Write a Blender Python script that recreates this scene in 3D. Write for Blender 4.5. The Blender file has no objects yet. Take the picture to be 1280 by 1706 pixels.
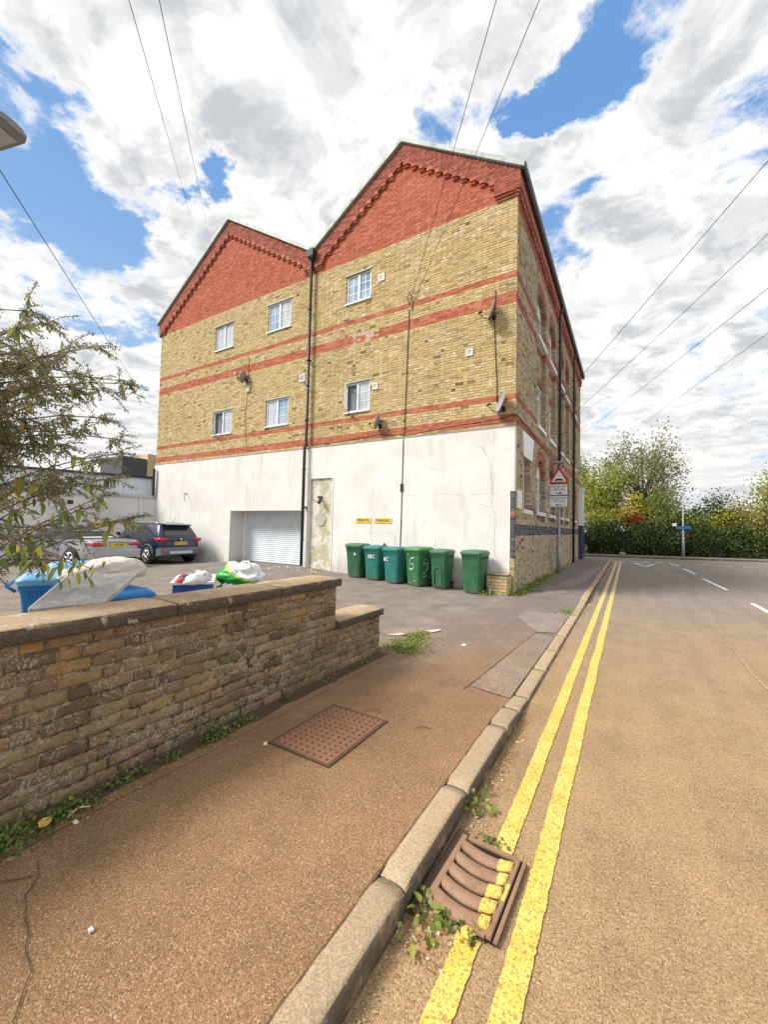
import bpy, math, random
import numpy as np
from mathutils import Vector, Matrix, noise as mnoise
rnd = random.Random(7); nrs = np.random.RandomState(5)
S = bpy.context.scene; COL = S.collection
# ------------------------------------------------------------------ camera
pit, rol, yaw = math.radians(2.258), math.radians(1.284), math.radians(31.214)
fw = Vector((-math.sin(yaw), math.cos(yaw), 0)); rt = Vector((math.cos(yaw), math.sin(yaw), 0)); up = Vector((0, 0, 1))
F = fw*math.cos(pit)+up*math.sin(pit); U2 = -fw*math.sin(pit)+up*math.cos(pit)
R = rt*math.cos(rol)+U2*math.sin(rol); U = -rt*math.sin(rol)+U2*math.cos(rol)
cd = bpy.data.cameras.new('camera'); cam = bpy.data.objects.new('camera', cd); COL.objects.link(cam)
cam.matrix_world = Matrix(((R.x, U.x, -F.x, 0), (R.y, U.y, -F.y, 0), (R.z, U.z, -F.z, 1.65), (0, 0, 0, 1)))
cd.sensor_fit = 'VERTICAL'; cd.sensor_height = 24; cd.lens = 672.16/1706*24; cd.clip_end = 3000; cd.clip_start = .05
S.camera = cam
S.view_settings.view_transform = 'Standard'; S.view_settings.look = 'None'; S.view_settings.gamma = 1
S.view_settings.use_curve_mapping = False; S.view_settings.exposure = 0.72
SUN = Vector((-.50, -.52, .70)).normalized()
SUN_EL = math.asin(SUN.z); SUN_AZ = math.atan2(SUN.x, SUN.y)
sl = bpy.data.lights.new('sun', 'SUN'); sl.energy = 3.0; sl.angle = math.radians(20); sl.color = (1, .95, .87)
so = bpy.data.objects.new('sun', sl); COL.objects.link(so); so.rotation_euler = SUN.to_track_quat('Z', 'Y').to_euler()

# ------------------------------------------------------------------ node helper
class NT:
    def __init__(s, tree): s.t = tree; s.n = tree.nodes; s.l = tree.links
    def add(s, typ, ins=None, **kw):
        nd = s.n.new(typ)
        for k, v in kw.items(): setattr(nd, k, v)
        for k, v in (ins or {}).items():
            if isinstance(v, bpy.types.NodeSocket): s.l.new(v, nd.inputs[k])
            else:
                try: nd.inputs[k].default_value = v
                except Exception: nd.inputs[k].default_value = tuple(v)+(1,)
        return nd
    def m(s, op, a, b=0.0, c=None, clamp=False):
        ins = {0: a, 1: b}
        if c is not None: ins[2] = c
        return s.add('ShaderNodeMath', ins, operation=op, use_clamp=clamp).outputs[0]
    def vm(s, op, a, b=(0, 0, 0)): return s.add('ShaderNodeVectorMath', {0: a, 1: b}, operation=op)
    def noise(s, vec, scale, detail=4, rough=.55, dist=0):
        return s.add('ShaderNodeTexNoise', {'Vector': vec, 'Scale': scale, 'Detail': detail, 'Roughness': rough, 'Distortion': dist}).outputs[0]
    def vor(s, vec, scale, out='Distance', feature='F1'):
        return s.add('ShaderNodeTexVoronoi', {'Vector': vec, 'Scale': scale}, feature=feature).outputs[out]
    def ss(s, v, a, b, o0=0., o1=1.):
        return s.add('ShaderNodeMapRange', {0: v, 1: a, 2: b, 3: o0, 4: o1}, interpolation_type='SMOOTHSTEP').outputs[0]
    def lin(s, v, a, b, o0=0., o1=1.):
        return s.add('ShaderNodeMapRange', {0: v, 1: a, 2: b, 3: o0, 4: o1}).outputs[0]
    def ramp(s, v, stops, interp='LINEAR'):
        nd = s.add('ShaderNodeValToRGB', {0: v}); cr = nd.color_ramp; cr.interpolation = interp
        while len(cr.elements) < len(stops): cr.elements.new(.5)
        for e, (p, c) in zip(cr.elements, stops): e.position = p; e.color = tuple(c)+(1,)
        return nd.outputs[0]
    def mix(s, f, a, b, mode='MIX'):
        nd = s.add('ShaderNodeMix', data_type='RGBA', blend_type=mode)
        for i, v in ((0, f), (6, a), (7, b)):
            if isinstance(v, bpy.types.NodeSocket): s.l.new(v, nd.inputs[i])
            else: nd.inputs[i].default_value = v if i == 0 else tuple(v)+(1,)
        return nd.outputs[2]
    def mul(s, c, f):  # colour * scalar
        nd = s.add('ShaderNodeVectorMath', operation='SCALE')
        s.l.new(c, nd.inputs[0]); 
        if isinstance(f, bpy.types.NodeSocket): s.l.new(f, nd.inputs['Scale'])
        else: nd.inputs['Scale'].default_value = f
        return nd.outputs[0]
    def pos(s): return s.add('ShaderNodeNewGeometry').outputs['Position']
    def obj(s): return s.add('ShaderNodeTexCoord').outputs['Object']
    def xyz(s, v): return s.add('ShaderNodeSeparateXYZ', {0: v}).outputs
    def bump(s, h, strength=.5, dist=.01):
        return s.add('ShaderNodeBump', {'Height': h, 'Strength': strength, 'Distance': dist}).outputs[0]
MATS = {}
def mat(name, fn=None, col=(.5, .5, .5), rough=.6, metal=0., spec=.5, bump=None, coat=0, trans=0, emis=None):
    if name in MATS: return MATS[name]
    m = bpy.data.materials.new(name); m.use_nodes = True; t = NT(m.node_tree); t.n.clear()
    out = t.add('ShaderNodeOutputMaterial'); b = t.add('ShaderNodeBsdfPrincipled')
    b.inputs['Roughness'].default_value = rough; b.inputs['Metallic'].default_value = metal
    b.inputs['Specular IOR Level'].default_value = spec; b.inputs['Coat Weight'].default_value = coat
    b.inputs['Base Color'].default_value = tuple(col)+(1,)
    t.l.new(b.outputs[0], out.inputs[0])
    if fn:
        r = fn(t) or {}
        for k, v in r.items():
            if k == 'shader':
                t.l.new(v(b.outputs[0]), out.inputs[0])
            elif isinstance(v, bpy.types.NodeSocket): t.l.new(v, b.inputs[k])
            else: b.inputs[k].default_value = v
    MATS[name] = m
    return m
def worn(name, col, rough=.5, amt=.25, scale=6, metal=0., dirt=(.12, .10, .08), coat=0, bumpd=0.0, zfade=None):
    def fn(t):
        p = t.pos(); n = t.noise(p, scale, 6, .6); n2 = t.noise(p, scale*7, 3, .6)
        c = t.mix(t.m('MULTIPLY', t.ss(n, .45, .75), amt), col, dirt)
        c = t.mul(c, t.lin(n2, .3, .7, 1-amt*.35, 1+amt*.35))
        r = {'Base Color': c, 'Roughness': t.lin(n, .3, .7, max(.05, rough-.1), min(1, rough+.15))}
        if bumpd: r['Normal'] = t.bump(n2, .5, bumpd)
        return r
    return mat(name, fn, col, rough, metal, coat=coat)

# ------------------------------------------------------------------ world
wd = bpy.data.worlds.new('World'); S.world = wd; wd.use_nodes = True
t = NT(wd.node_tree); t.n.clear()
sky = t.add('ShaderNodeTexSky', sky_type='NISHITA', sun_disc=False, sun_elevation=SUN_EL, sun_rotation=SUN_AZ, air_density=1.3, dust_density=.6)
d = t.add('ShaderNodeTexCoord').outputs['Generated']
X, Y, Z = t.xyz(d)
zz = t.m('ADD', t.m('MAXIMUM', Z, 0.0), .16)
p = t.add('ShaderNodeCombineXYZ', {0: t.m('DIVIDE', X, zz), 1: t.m('DIVIDE', Y, zz), 2: 0.0}).outputs[0]
n1 = t.noise(p, 2.3, 10, .60, .45)
wob = t.add('ShaderNodeTexNoise', {'Vector': p, 'Scale': 3.2, 'Detail': 7, 'Roughness': .62}).outputs['Color']
dw = t.vm('ADD', d, t.vm('MULTIPLY', t.vm('SUBTRACT', wob, (.5, .5, .5)).outputs[0], (.42, .42, .42)).outputs[0]).outputs[0]
def pixdir(x, y): return (R*((x-640)/672.16) - U*((y-853)/672.16) + F).normalized()
n7 = t.noise(p, 6.5, 8, .62, .4); dens = t.m('ADD', t.m('ADD', n1, .030), t.m('MULTIPLY', t.m('SUBTRACT', n7, .5), .22))
# where the sky's blue gaps (positive) and thick cloud (negative) are, as directions
for (x, y, r_, s_) in [(430, 85, .10, .18), (345, 235, .09, .22), (385, 260, .09, .2), (230, 400, .17, .14), (340, 330, .07, .12), (745, 215, .08, .2), (915, 110, .09, .17), (880, 160, .06, .16),
                       (985, 125, .10, .22), (1110, 325, .09, .2), (935, 380, .10, .2), (60, 320, .18, .15), (215, 560, .11, .16), (1060, 10, .12, .18), (1220, 600, .12, .12), (150, 350, .13, .11),
                       (20, 20, .10, .18), (1275, 260, .09, .18), (15, 165, .08, .16), (1130, 170, -.2, -.14), (620, 240, -.25, -.14), (170, 150, -.28, -.16), (1050, 470, -.25, -.10), (100, 700, -.4, -.1), (600, 60, -.2, -.12), (1150, 760, -.3, -.1), (285, 420, -.07, -.2)]:
    sg = 1 if r_ > 0 else -1; r_ = abs(r_)
    dd = t.vm('DISTANCE', dw, tuple(pixdir(x, y))).outputs['Value']
    dens = t.m('SUBTRACT', dens, t.ss(dd, r_*1.5, 0.0, 0.0, abs(s_)*sg))
cov = t.ss(dens, .375, .50)
puff = t.noise(t.vm('ADD', p, (.06, .09, .7)).outputs[0], 5.2, 9, .62, .6)
big = t.noise(t.vm('ADD', p, (.9, .4, 2.1)).outputs[0], 1.1, 5, .55, .3)
shade = t.m('ADD', t.m('MULTIPLY', t.ss(puff, .42, .60), .62), t.m('MULTIPLY', t.ss(n7, .44, .60), .40), None, True)
shade = t.m('MULTIPLY', shade, t.ss(dens, .41, .56))
cloud = t.mix(shade, (6.9, 6.8, 6.6), (3.7, 3.85, 4.05))
hz = t.noise(t.vm('MULTIPLY', d, (1.2, 1.2, 9.0)).outputs[0], 2.2, 6, .6, .4)
cloud = t.mix(t.ss(Z, .30, .02), cloud, t.mix(t.ss(hz, .38, .62), (6.5, 6.4, 6.15), (4.2, 4.4, 4.7)))
blue = t.mix(t.m('MULTIPLY', t.ss(Z, .75, .05), .6), t.mix(.85, sky.outputs[0], (1.05, 2.35, 4.7)), (3.9, 5.0, 6.1))
c = t.mix(cov, blue, cloud)
bg = t.add('ShaderNodeBackground', {0: c, 1: .1})
t.l.new(bg.outputs[0], t.add('ShaderNodeOutputWorld').inputs[0])

# ------------------------------------------------------------------ mesh helpers
def tag(o, label=None, cat=None, group=None, kind=None):
    if label: o['label'] = label
    if cat: o['category'] = cat
    if group: o['group'] = group
    if kind: o['kind'] = kind
    return o
def empty(name, loc=(0, 0, 0), rz=0., label=None, cat=None, group=None, kind=None):
    o = bpy.data.objects.new(name, None); o.location = loc; o.rotation_euler = (0, 0, rz); o.empty_display_size = .1
    COL.objects.link(o); return tag(o, label, cat, group, kind)
def link(name, me, parent=None, loc=None, rot=None, scale=None):
    o = bpy.data.objects.new(name, me); COL.objects.link(o); o.parent = parent
    if loc is not None: o.location = loc
    if rot is not None: o.rotation_euler = rot
    if scale is not None: o.scale = scale
    return o
class MB:
    def __init__(s): s.v = []; s.f = []; s.mi = []; s.cur = 0; s.a = []
    def face(s, *ids): s.f.append(ids); s.mi.append(s.cur)
    def box(s, x0, x1, y0, y1, z0, z1, M=None):
        i = len(s.v)
        for z in (z0, z1):
            for (x, y) in ((x0, y0), (x1, y0), (x1, y1), (x0, y1)):
                q = Vector((x, y, z)); s.v.append(tuple(M @ q) if M else (x, y, z))
        for f in ((3, 2, 1, 0), (4, 5, 6, 7), (0, 1, 5, 4), (1, 2, 6, 5), (2, 3, 7, 6), (3, 0, 4, 7)): s.face(*[i+k for k in f])
        return s
    def quad(s, a, b, c, d_):
        i = len(s.v); s.v += [tuple(a), tuple(b), tuple(c), tuple(d_)]; s.face(i, i+1, i+2, i+3); return s
    def poly(s, pts, cap=True):
        i = len(s.v); s.v += [tuple(q) for q in pts]; s.face(*range(i, i+len(pts))); return s
    def loft(s, rings, cap=True, closed=True):
        i = len(s.v); n = len(rings[0])
        for r in rings: s.v += [tuple(q) for q in r]
        for k in range(len(rings)-1):
            for j in range(n if closed else n-1):
                a = i+k*n+j; b = i+k*n+(j+1) % n; s.face(a, b, b+n, a+n)
        if cap: s.face(*[i+j for j in reversed(range(n))]); s.face(*[i+(len(rings)-1)*n+j for j in range(n)])
        return s
    def tube(s, pts, r, n=6, cap=True):
        pts = [Vector(q) for q in pts]; rings = []
        pv = Vector((.123, .31, .94))
        for k, q in enumerate(pts):
            dr = (pts[min(k+1, len(pts)-1)]-pts[max(k-1, 0)]).normalized()
            a = dr.cross(pv)
            if a.length < .1: a = dr.cross(Vector((1, 0, 0)))
            a.normalize(); b = dr.cross(a); rr = r[k] if isinstance(r, (list, tuple)) else r
            rings.append([q+(a*math.cos(2*math.pi*j/n)+b*math.sin(2*math.pi*j/n))*rr for j in range(n)])
        return s.loft(rings, cap)
    def cyl(s, a, b, r, n=12): return s.tube([a, b], r, n)
    def prism(s, poly2, axis, a, b):
        mk = {'X': lambda u, w, k: (k, u, w), 'Y': lambda u, w, k: (u, k, w), 'Z': lambda u, w, k: (u, w, k)}[axis]
        return s.loft([[mk(u, w, a) for u, w in poly2], [mk(u, w, b) for u, w in poly2]])
    def build(s, name, mats, parent=None, smooth=False, loc=None, rot=None, bevel=0):
        me = s.mesh(name, mats, smooth); o = link(name, me, parent, loc, rot)
        if bevel:
            md = o.modifiers.new('bevel', 'BEVEL'); md.width = bevel; md.segments = 2; md.limit_method = 'ANGLE'; md.angle_limit = .6
        return o
    def mesh(s, name, mats, smooth=False):
        me = bpy.data.meshes.new(name); me.from_pydata(s.v, [], s.f)
        if not isinstance(mats, (list, tuple)): mats = [mats]
        for m in mats: me.materials.append(m)
        if len(mats) > 1: me.polygons.foreach_set('material_index', s.mi)
        if s.a:
            at = me.attributes.new('rnd', 'FLOAT', 'FACE'); at.data.foreach_set('value', s.a)
        import bmesh
        bm = bmesh.new(); bm.from_mesh(me)
        if len(bm.faces) < 60000: bmesh.ops.recalc_face_normals(bm, faces=bm.faces)
        bm.to_mesh(me); bm.free()
        if smooth: me.shade_smooth()
        return me
def lerp(a, b, k): return a+(b-a)*k
def sm(a, b, v):
    k = min(1, max(0, (v-a)/(b-a))); return k*k*(3-2*k)
FX = [-22, -18.9, -14.8, -13.4, -9.5, -8.3, -4.3, -3, -2.5]; FZ = [.03, .03, .09, .19, .25, .19, .10, .07, .05]
def kt(y): return .105-.07*sm(3.35, 4.2, y)+.07*sm(10.0, 11.0, y)
def gz(x, y):
    if x > -.83: return 0.
    z = lerp(kt(y), .10, sm(-.95, -2.2, x))
    w = sm(4, 10.3, y)*sm(-2.0, -3.2, x) if y < 12 else 0
    if y > 9: z = lerp(z, .06, sm(9, 10.4, y)*sm(-1.6, -2.4, x)*(1-sm(11, 13, y)))
    return lerp(z, float(np.interp(x, FX, FZ)), w)
def nz(x, y, z=0, s=1.): return mnoise.noise(Vector((x*s, y*s, z*s)))

# ------------------------------------------------------------------ ground materials
def asphalt(name, warm, grey, agg=170, wsc=.35, y0=3, y1=13, patch=.25, white=.5):
    def fn(t):
        p = t.pos(); x, y, z = t.xyz(p)
        big = t.noise(p, wsc, 5, .6); med = t.noise(p, 2.3, 5, .62); fine = t.noise(p, agg*.5, 3, .6)
        cell = t.add('ShaderNodeTexVoronoi', {'Vector': p, 'Scale': agg}, feature='F1')
        cv = t.add('ShaderNodeSeparateColor', {0: cell.outputs['Color']}).outputs[0]
        cv2 = t.add('ShaderNodeSeparateColor', {0: cell.outputs['Color']}).outputs[1]
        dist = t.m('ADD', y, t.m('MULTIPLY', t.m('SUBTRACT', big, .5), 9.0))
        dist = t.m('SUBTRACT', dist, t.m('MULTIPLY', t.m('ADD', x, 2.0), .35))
        c = t.mix(t.ss(dist, y0, y1), warm, grey)  # warm near tone and grey far haze are painted into the colour
        c = t.mul(c, t.lin(med, .3, .7, 1-patch, 1+patch))
        c = t.mul(c, t.lin(cv, 0., 1., .70, 1.26)); strk = t.noise(t.vm('MULTIPLY', p, (2.2, .16, 1)).outputs[0], 1.6, 5, .6); c = t.mul(c, t.lin(strk, .3, .7, .90, 1.09))
        c = t.mix(t.m('MULTIPLY', t.ss(t.noise(p, 5.5, 6, .7), .66, .72), .4), c, (.09, .06, .04))
        c = t.mul(c, t.lin(fine, .3, .7, .82, 1.18))
        c = t.mix(t.m('MULTIPLY', t.ss(cv2, .90, .96), white), c, (.62, .50, .36))
        c = t.mix(t.m('MULTIPLY', t.ss(cv2, .10, .03), .55), c, (.05, .04, .03))
        h = t.m('ADD', t.m('MULTIPLY', cell.outputs['Distance'], -.8), t.m('MULTIPLY', fine, .5))
        return {'Base Color': c, 'Normal': t.bump(h, .75, .005), 'Roughness': t.lin(med, .3, .7, .78, .95)}
    return mat(name, fn, spec=.3)
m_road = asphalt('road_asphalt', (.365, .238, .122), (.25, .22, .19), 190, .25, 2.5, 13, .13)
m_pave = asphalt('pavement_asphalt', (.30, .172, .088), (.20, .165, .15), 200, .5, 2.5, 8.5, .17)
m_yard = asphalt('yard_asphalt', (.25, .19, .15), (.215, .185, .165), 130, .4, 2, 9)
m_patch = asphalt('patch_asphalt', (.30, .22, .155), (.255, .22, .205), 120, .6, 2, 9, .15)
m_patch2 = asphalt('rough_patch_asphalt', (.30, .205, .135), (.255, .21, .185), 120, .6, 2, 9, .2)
m_crack = mat('dark_joint', col=(.085, .055, .032), rough=1)
m_soil = worn('soil', (.085, .05, .028), .95, .5, 12, bumpd=.02)
def fn_kerb(t):
    p = t.pos(); n = t.noise(p, 5, 6, .6); f = t.noise(p, 160, 3, .6); z = t.xyz(p)[2]
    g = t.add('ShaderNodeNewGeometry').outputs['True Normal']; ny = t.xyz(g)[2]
    cell = t.add('ShaderNodeTexVoronoi', {'Vector': p, 'Scale': 210.0}); cv = t.add('ShaderNodeSeparateColor', {0: cell.outputs['Color']}).outputs[0]
    ob = t.add('ShaderNodeObjectInfo').outputs['Random']
    c = t.mix(n, (.38, .275, .17), (.48, .37, .245)); c = t.mul(c, t.lin(cv, 0, 1, .7, 1.25)); c = t.mul(c, t.lin(ob, 0, 1, .9, 1.12))
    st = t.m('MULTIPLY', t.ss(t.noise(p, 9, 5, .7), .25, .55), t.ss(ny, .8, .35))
    c = t.mix(t.m('MULTIPLY', st, .85), c, (.07, .062, .05))  # side faces darkened: their shade is painted into the colour
    c = t.mix(t.m('MULTIPLY', t.ss(t.noise(p, 30, 4, .7), .62, .7), .35), c, (.62, .58, .48))
    return {'Base Color': c, 'Normal': t.bump(t.m('ADD', f, cv), .5, .003)}
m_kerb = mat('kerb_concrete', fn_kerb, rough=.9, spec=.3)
def fn_cope(t):
    p = t.pos(); n = t.noise(p, 4, 6, .65); f = t.noise(p, 90, 4, .65)
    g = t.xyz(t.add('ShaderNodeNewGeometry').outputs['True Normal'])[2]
    cell = t.add('ShaderNodeTexVoronoi', {'Vector': p, 'Scale': 150.0}); cv = t.add('ShaderNodeSeparateColor', {0: cell.outputs['Color']}).outputs[0]
    c = t.mix(t.ss(n, .3, .7), (.40, .285, .17), (.50, .38, .25)); c = t.mul(c, t.lin(cv, 0, 1, .72, 1.22))
    c = t.mix(t.m('MULTIPLY', t.ss(g, .7, .2), .93), c, t.mul(t.mix(n, (.055, .047, .038), (.12, .102, .082)), t.lin(cv, 0, 1, .6, 1.4)))  # upright faces darker than the top, shade put into the colour
    c = t.mix(t.m('MULTIPLY', t.ss(t.noise(p, 7, 5, .7), .60, .66), .6), c, (.66, .62, .52))
    c = t.mix(t.m('MULTIPLY', t.ss(t.noise(p, 3, 5, .7), .56, .68), .45), c, (.18, .12, .06))
    return {'Base Color': c, 'Normal': t.bump(t.m('ADD', f, t.m('MULTIPLY', cv, .6)), .7, .005)}
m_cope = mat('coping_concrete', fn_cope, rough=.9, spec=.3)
def fn_yel(t):
    p = t.pos(); n = t.noise(p, 120, 4, .7); n2 = t.noise(p, 6, 4, .6); n3 = t.noise(p, 45, 4, .7)
    y = t.xyz(p)[1]
    c = t.mix(t.ss(n2, .35, .65), (.77, .52, .09), (.86, .62, .16))
    c = t.mix(t.ss(y, 6, 18), c, (.78, .58, .30))
    hole = t.m('MAXIMUM', t.ss(n, .555, .61), t.ss(n3, .585, .635))
    hole = t.m('MAXIMUM', hole, t.m('MULTIPLY', t.ss(n3, .54, .62), t.ss(t.noise(p, 1.4, 3, .5), .5, .66)))
    c = t.mix(t.m('MULTIPLY', hole, .85), c, (.36, .21, .09))
    return {'Base Color': c, 'Normal': t.bump(t.m('SUBTRACT', n, hole), .7, .004)}
m_yel = mat('yellow_line_paint', fn_yel, rough=.75)
def fn_wl(t):
    p = t.pos(); n = t.noise(p, 30, 4, .7)
    return {'Base Color': t.mix(t.ss(n, .5, .7), (.80, .78, .74), (.42, .38, .34))}
m_wline = mat('white_line_paint', fn_wl, rough=.8)

# ------------------------------------------------------------------ setting
def grid(name, xs, ys, zf, m, label=None):
    nx, ny = len(xs), len(ys)
    v = [(x, y, zf(x, y)) for y in ys for x in xs]
    f = [(j*nx+i, j*nx+i+1, (j+1)*nx+i+1, (j+1)*nx+i) for j in range(ny-1) for i in range(nx-1)]
    me = bpy.data.meshes.new(name); me.from_pydata(v, [], f); me.materials.append(m); me.shade_smooth()
    o = link(name, me); tag(o, label, kind='structure'); return o
grid('ground', np.linspace(-900, 900, 7), np.linspace(-900, 900, 7), lambda x, y: -.25, mat('far_ground', col=(.10, .11, .06), rough=1))
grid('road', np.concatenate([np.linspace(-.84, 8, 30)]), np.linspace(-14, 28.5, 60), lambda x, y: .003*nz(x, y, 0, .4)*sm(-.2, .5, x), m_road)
def farkerb_y(x): return 30.9+(x+2.7)*.355
xs = np.linspace(-60, 80, 60)
me_ = MB()
for a, b in zip(xs[:-1], xs[1:]): me_.quad((a, 28.45 if b > -1 and a < 8.5 else 27.2, .003), (b, 28.45 if b > -1 and a < 8.5 else 27.2, .003), (b, farkerb_y(b) if b < 60 else 50, .003), (a, farkerb_y(a), .003))
tag(me_.build('cross_road', m_road), kind='structure')
q = MB(); q.quad((-60, 27.0, -.02), (80, 27.0, -.02), (80, 80, -.02), (-60, 80, -.02)); tag(q.build('verge', m_soil), kind='structure')
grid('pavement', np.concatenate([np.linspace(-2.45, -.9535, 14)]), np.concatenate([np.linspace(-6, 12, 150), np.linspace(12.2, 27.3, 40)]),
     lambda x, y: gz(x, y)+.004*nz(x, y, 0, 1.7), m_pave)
# pavement beside the wall + yard
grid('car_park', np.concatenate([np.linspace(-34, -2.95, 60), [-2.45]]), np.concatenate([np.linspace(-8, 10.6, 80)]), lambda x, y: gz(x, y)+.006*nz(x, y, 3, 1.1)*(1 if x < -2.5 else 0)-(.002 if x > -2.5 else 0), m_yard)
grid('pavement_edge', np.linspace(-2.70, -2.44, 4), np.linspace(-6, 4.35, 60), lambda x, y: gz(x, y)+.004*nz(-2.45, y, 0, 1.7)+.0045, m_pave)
grid('opposite_pavement', [8.12, 9.0, 10.2], np.linspace(-14, 27.5, 20), lambda x, y: .11, m_pave)
# far pavement & kerb
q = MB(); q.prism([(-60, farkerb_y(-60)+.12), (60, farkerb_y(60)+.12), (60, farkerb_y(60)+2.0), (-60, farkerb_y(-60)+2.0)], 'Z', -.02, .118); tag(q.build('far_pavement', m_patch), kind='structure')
fk = empty('far_kerb', (0, 0, 0), kind='structure')
kme = MB().box(0, .905, 0, .12, -.02, .13).mesh('kerb_stone', m_kerb)
ang = math.atan(.355)
for i in range(34):
    x = -9+i*.915*math.cos(ang); link('kerb_stone', kme, fk, (x, farkerb_y(x), 0), (0, 0, ang))
q = MB(); q.prism([(30, 0), (60, 0), (60, .12), (30, .12)], 'Z', 0, .13)
# near kerb
kb = empty('kerb', (0, 0, 0), kind='structure')
def kerb_stone(y0, y1, jit, mt=m_kerb):
    m = MB(); rings = []; n = max(3, int((y1-y0)/.07))
    for k in range(n+1):
        y = lerp(y0+.006, y1-.006, k/n); h = kt(y)+.004; e = 1-.35*(k in (0, n)); j = .0025*nz(y*9, h, 2)
        sh = .012*(k in (0, n))
        fr = -.815+jit; 
        if h < .07: fr = -.82
        rings.append([(-.955, y, -.05), (-.955, y, h-sh), (-.93, y, h-sh*.5+j), (-.865, y, h-.001-sh*.5+j), (fr-.022, y, h-.003-sh*.6), (fr-.007, y, h-.009-sh), (fr, y, max(.0, h-.024)+j), (fr+.004, y, -.05)])
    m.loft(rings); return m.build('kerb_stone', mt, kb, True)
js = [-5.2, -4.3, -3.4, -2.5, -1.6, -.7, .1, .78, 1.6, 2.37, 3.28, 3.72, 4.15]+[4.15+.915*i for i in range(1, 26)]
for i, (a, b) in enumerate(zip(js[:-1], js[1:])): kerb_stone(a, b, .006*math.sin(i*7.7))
ok = empty('opposite_kerb', (0, 0, 0), kind='structure')
for i in range(44): link('kerb_stone', kme, ok, (8.12, -13+i*.915, 0), (0, 0, math.pi/2))
# soil joint between kerb and pavement, and filler under the joints
q = MB().box(-.95, -.84, -5.5, 27.2, -.1, .016); q.build('kerb_joint_soil', m_crack, kb)
# painted lines
def line(name, pts, w, m, z=.006, wob=.004, step=.05, parent=None, label=None, seed=0):
    mb = MB(); pts = [Vector(q_) for q_ in pts]; L = []; 
    for a, b in zip(pts[:-1], pts[1:]):
        n = max(1, int((b-a).length/step)); L += [a.lerp(b, k/n) for k in range(n)]
    L.append(pts[-1]); vl = []
    for k, q_ in enumerate(L):
        dr = (L[min(k+1, len(L)-1)]-L[max(0, k-1)]).normalized(); nn = Vector((-dr.y, dr.x))
        w1 = w/2+wob*mnoise.noise(Vector((q_.x*3+seed, q_.y*14, 0)))+wob*.7*mnoise.noise(Vector((q_.y*47, seed, 5)))
        w2 = w/2+wob*mnoise.noise(Vector((q_.x*3+9, q_.y*14, seed)))+wob*.7*mnoise.noise(Vector((q_.y*47, seed, 9)))
        c_ = q_+nn*wob*1.2*mnoise.noise(Vector((q_.y*1.3, seed, 2)))
        mb.v += [(*(c_+nn*w1), z), (*(c_-nn*w2), z)]
        if k: i = len(mb.v)-4; mb.face(i, i+1, i+3, i+2)
    o = mb.build(name, m, parent); o['kind'] = 'structure'; return o
line('yellow_line', [(-.552, -6), (-.552, 1.655)], .096, m_yel, wob=.006, step=.012, seed=1)
line('yellow_line', [(-.552, 2.155), (-.552, 26)], .094, m_yel, wob=.006, step=.012, seed=2)
line('yellow_line', [(-.358, -6), (-.358, 26.4)], .095, m_yel, wob=.006, step=.012, seed=3)
def arc(cx, cy, r, a0, a1, n=14): return [(cx+r*math.cos(math.radians(lerp(a0, a1, k/n))), cy+r*math.sin(math.radians(lerp(a0, a1, k/n)))) for k in range(n+1)]
line('yellow_line', arc(-3.4, 26, 2.85, 0, 60), .09, m_yel); line('yellow_line', arc(-3.4, 26.3, 3.04, 0, 60), .09, m_yel)
line('yellow_line', [(7.9, 10), (7.9, 22.5)]+arc(10.4, 23, 2.5, 180, 110), .10, m_yel); line('yellow_line', [(7.7, 10), (7.7, 22.5)]+arc(10.4, 23, 2.7, 180, 110), .10, m_yel)
line('yellow_ring_marking', arc(5.9, 24.3, .55, 0, 360, 24), .10, mat('orange_paint', col=(.55, .30, .16), rough=.8)); 
for a, b in (((2.56, 15.84), (2.42, 19.5)), ((2.42, 21.25), (2.30, 24.2)), ((2.3, 25.9), (1.97, 28.3)), ((2.64, 9.6), (2.6, 13.2)), ((2.7, 3.2), (2.68, 7.0)), ((2.75, -4), (2.72, 0))):
    line('white_line', [a, b], .11, m_wline, .008, .006)
line('white_line', [(.75, 24.3), (.31, 26.35)], .12, m_wline, .008, .003); line('white_line', [(.78, 24.3), (1.25, 26.45)], .12, m_wline, .0095, .003); line('white_line', [(.3, 26.45), (1.26, 26.5)], .16, m_wline, .0065, .003)
for k in range(4):
    for dy in (0, .34): line('white_line', [(-.5+k*.62, 27.3+k*.28+dy), (-.12+k*.62, 27.42+k*.28+dy)], .17, m_wline, .008, .003)
for k in range(9): line('white_line', [(3.1+k*1.1, 28.15+k*.12), (3.7+k*1.1, 28.2+k*.12)], .13, m_wline, .008, .003)
# faint pale seam down the road
line('road_seam', [(1.25, 2), (1.3, 8), (1.75, 15), (2.1, 24)], .035, asphalt('seam_asphalt', (.40, .275, .15), (.28, .25, .215), 120), .0065, .02)
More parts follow.
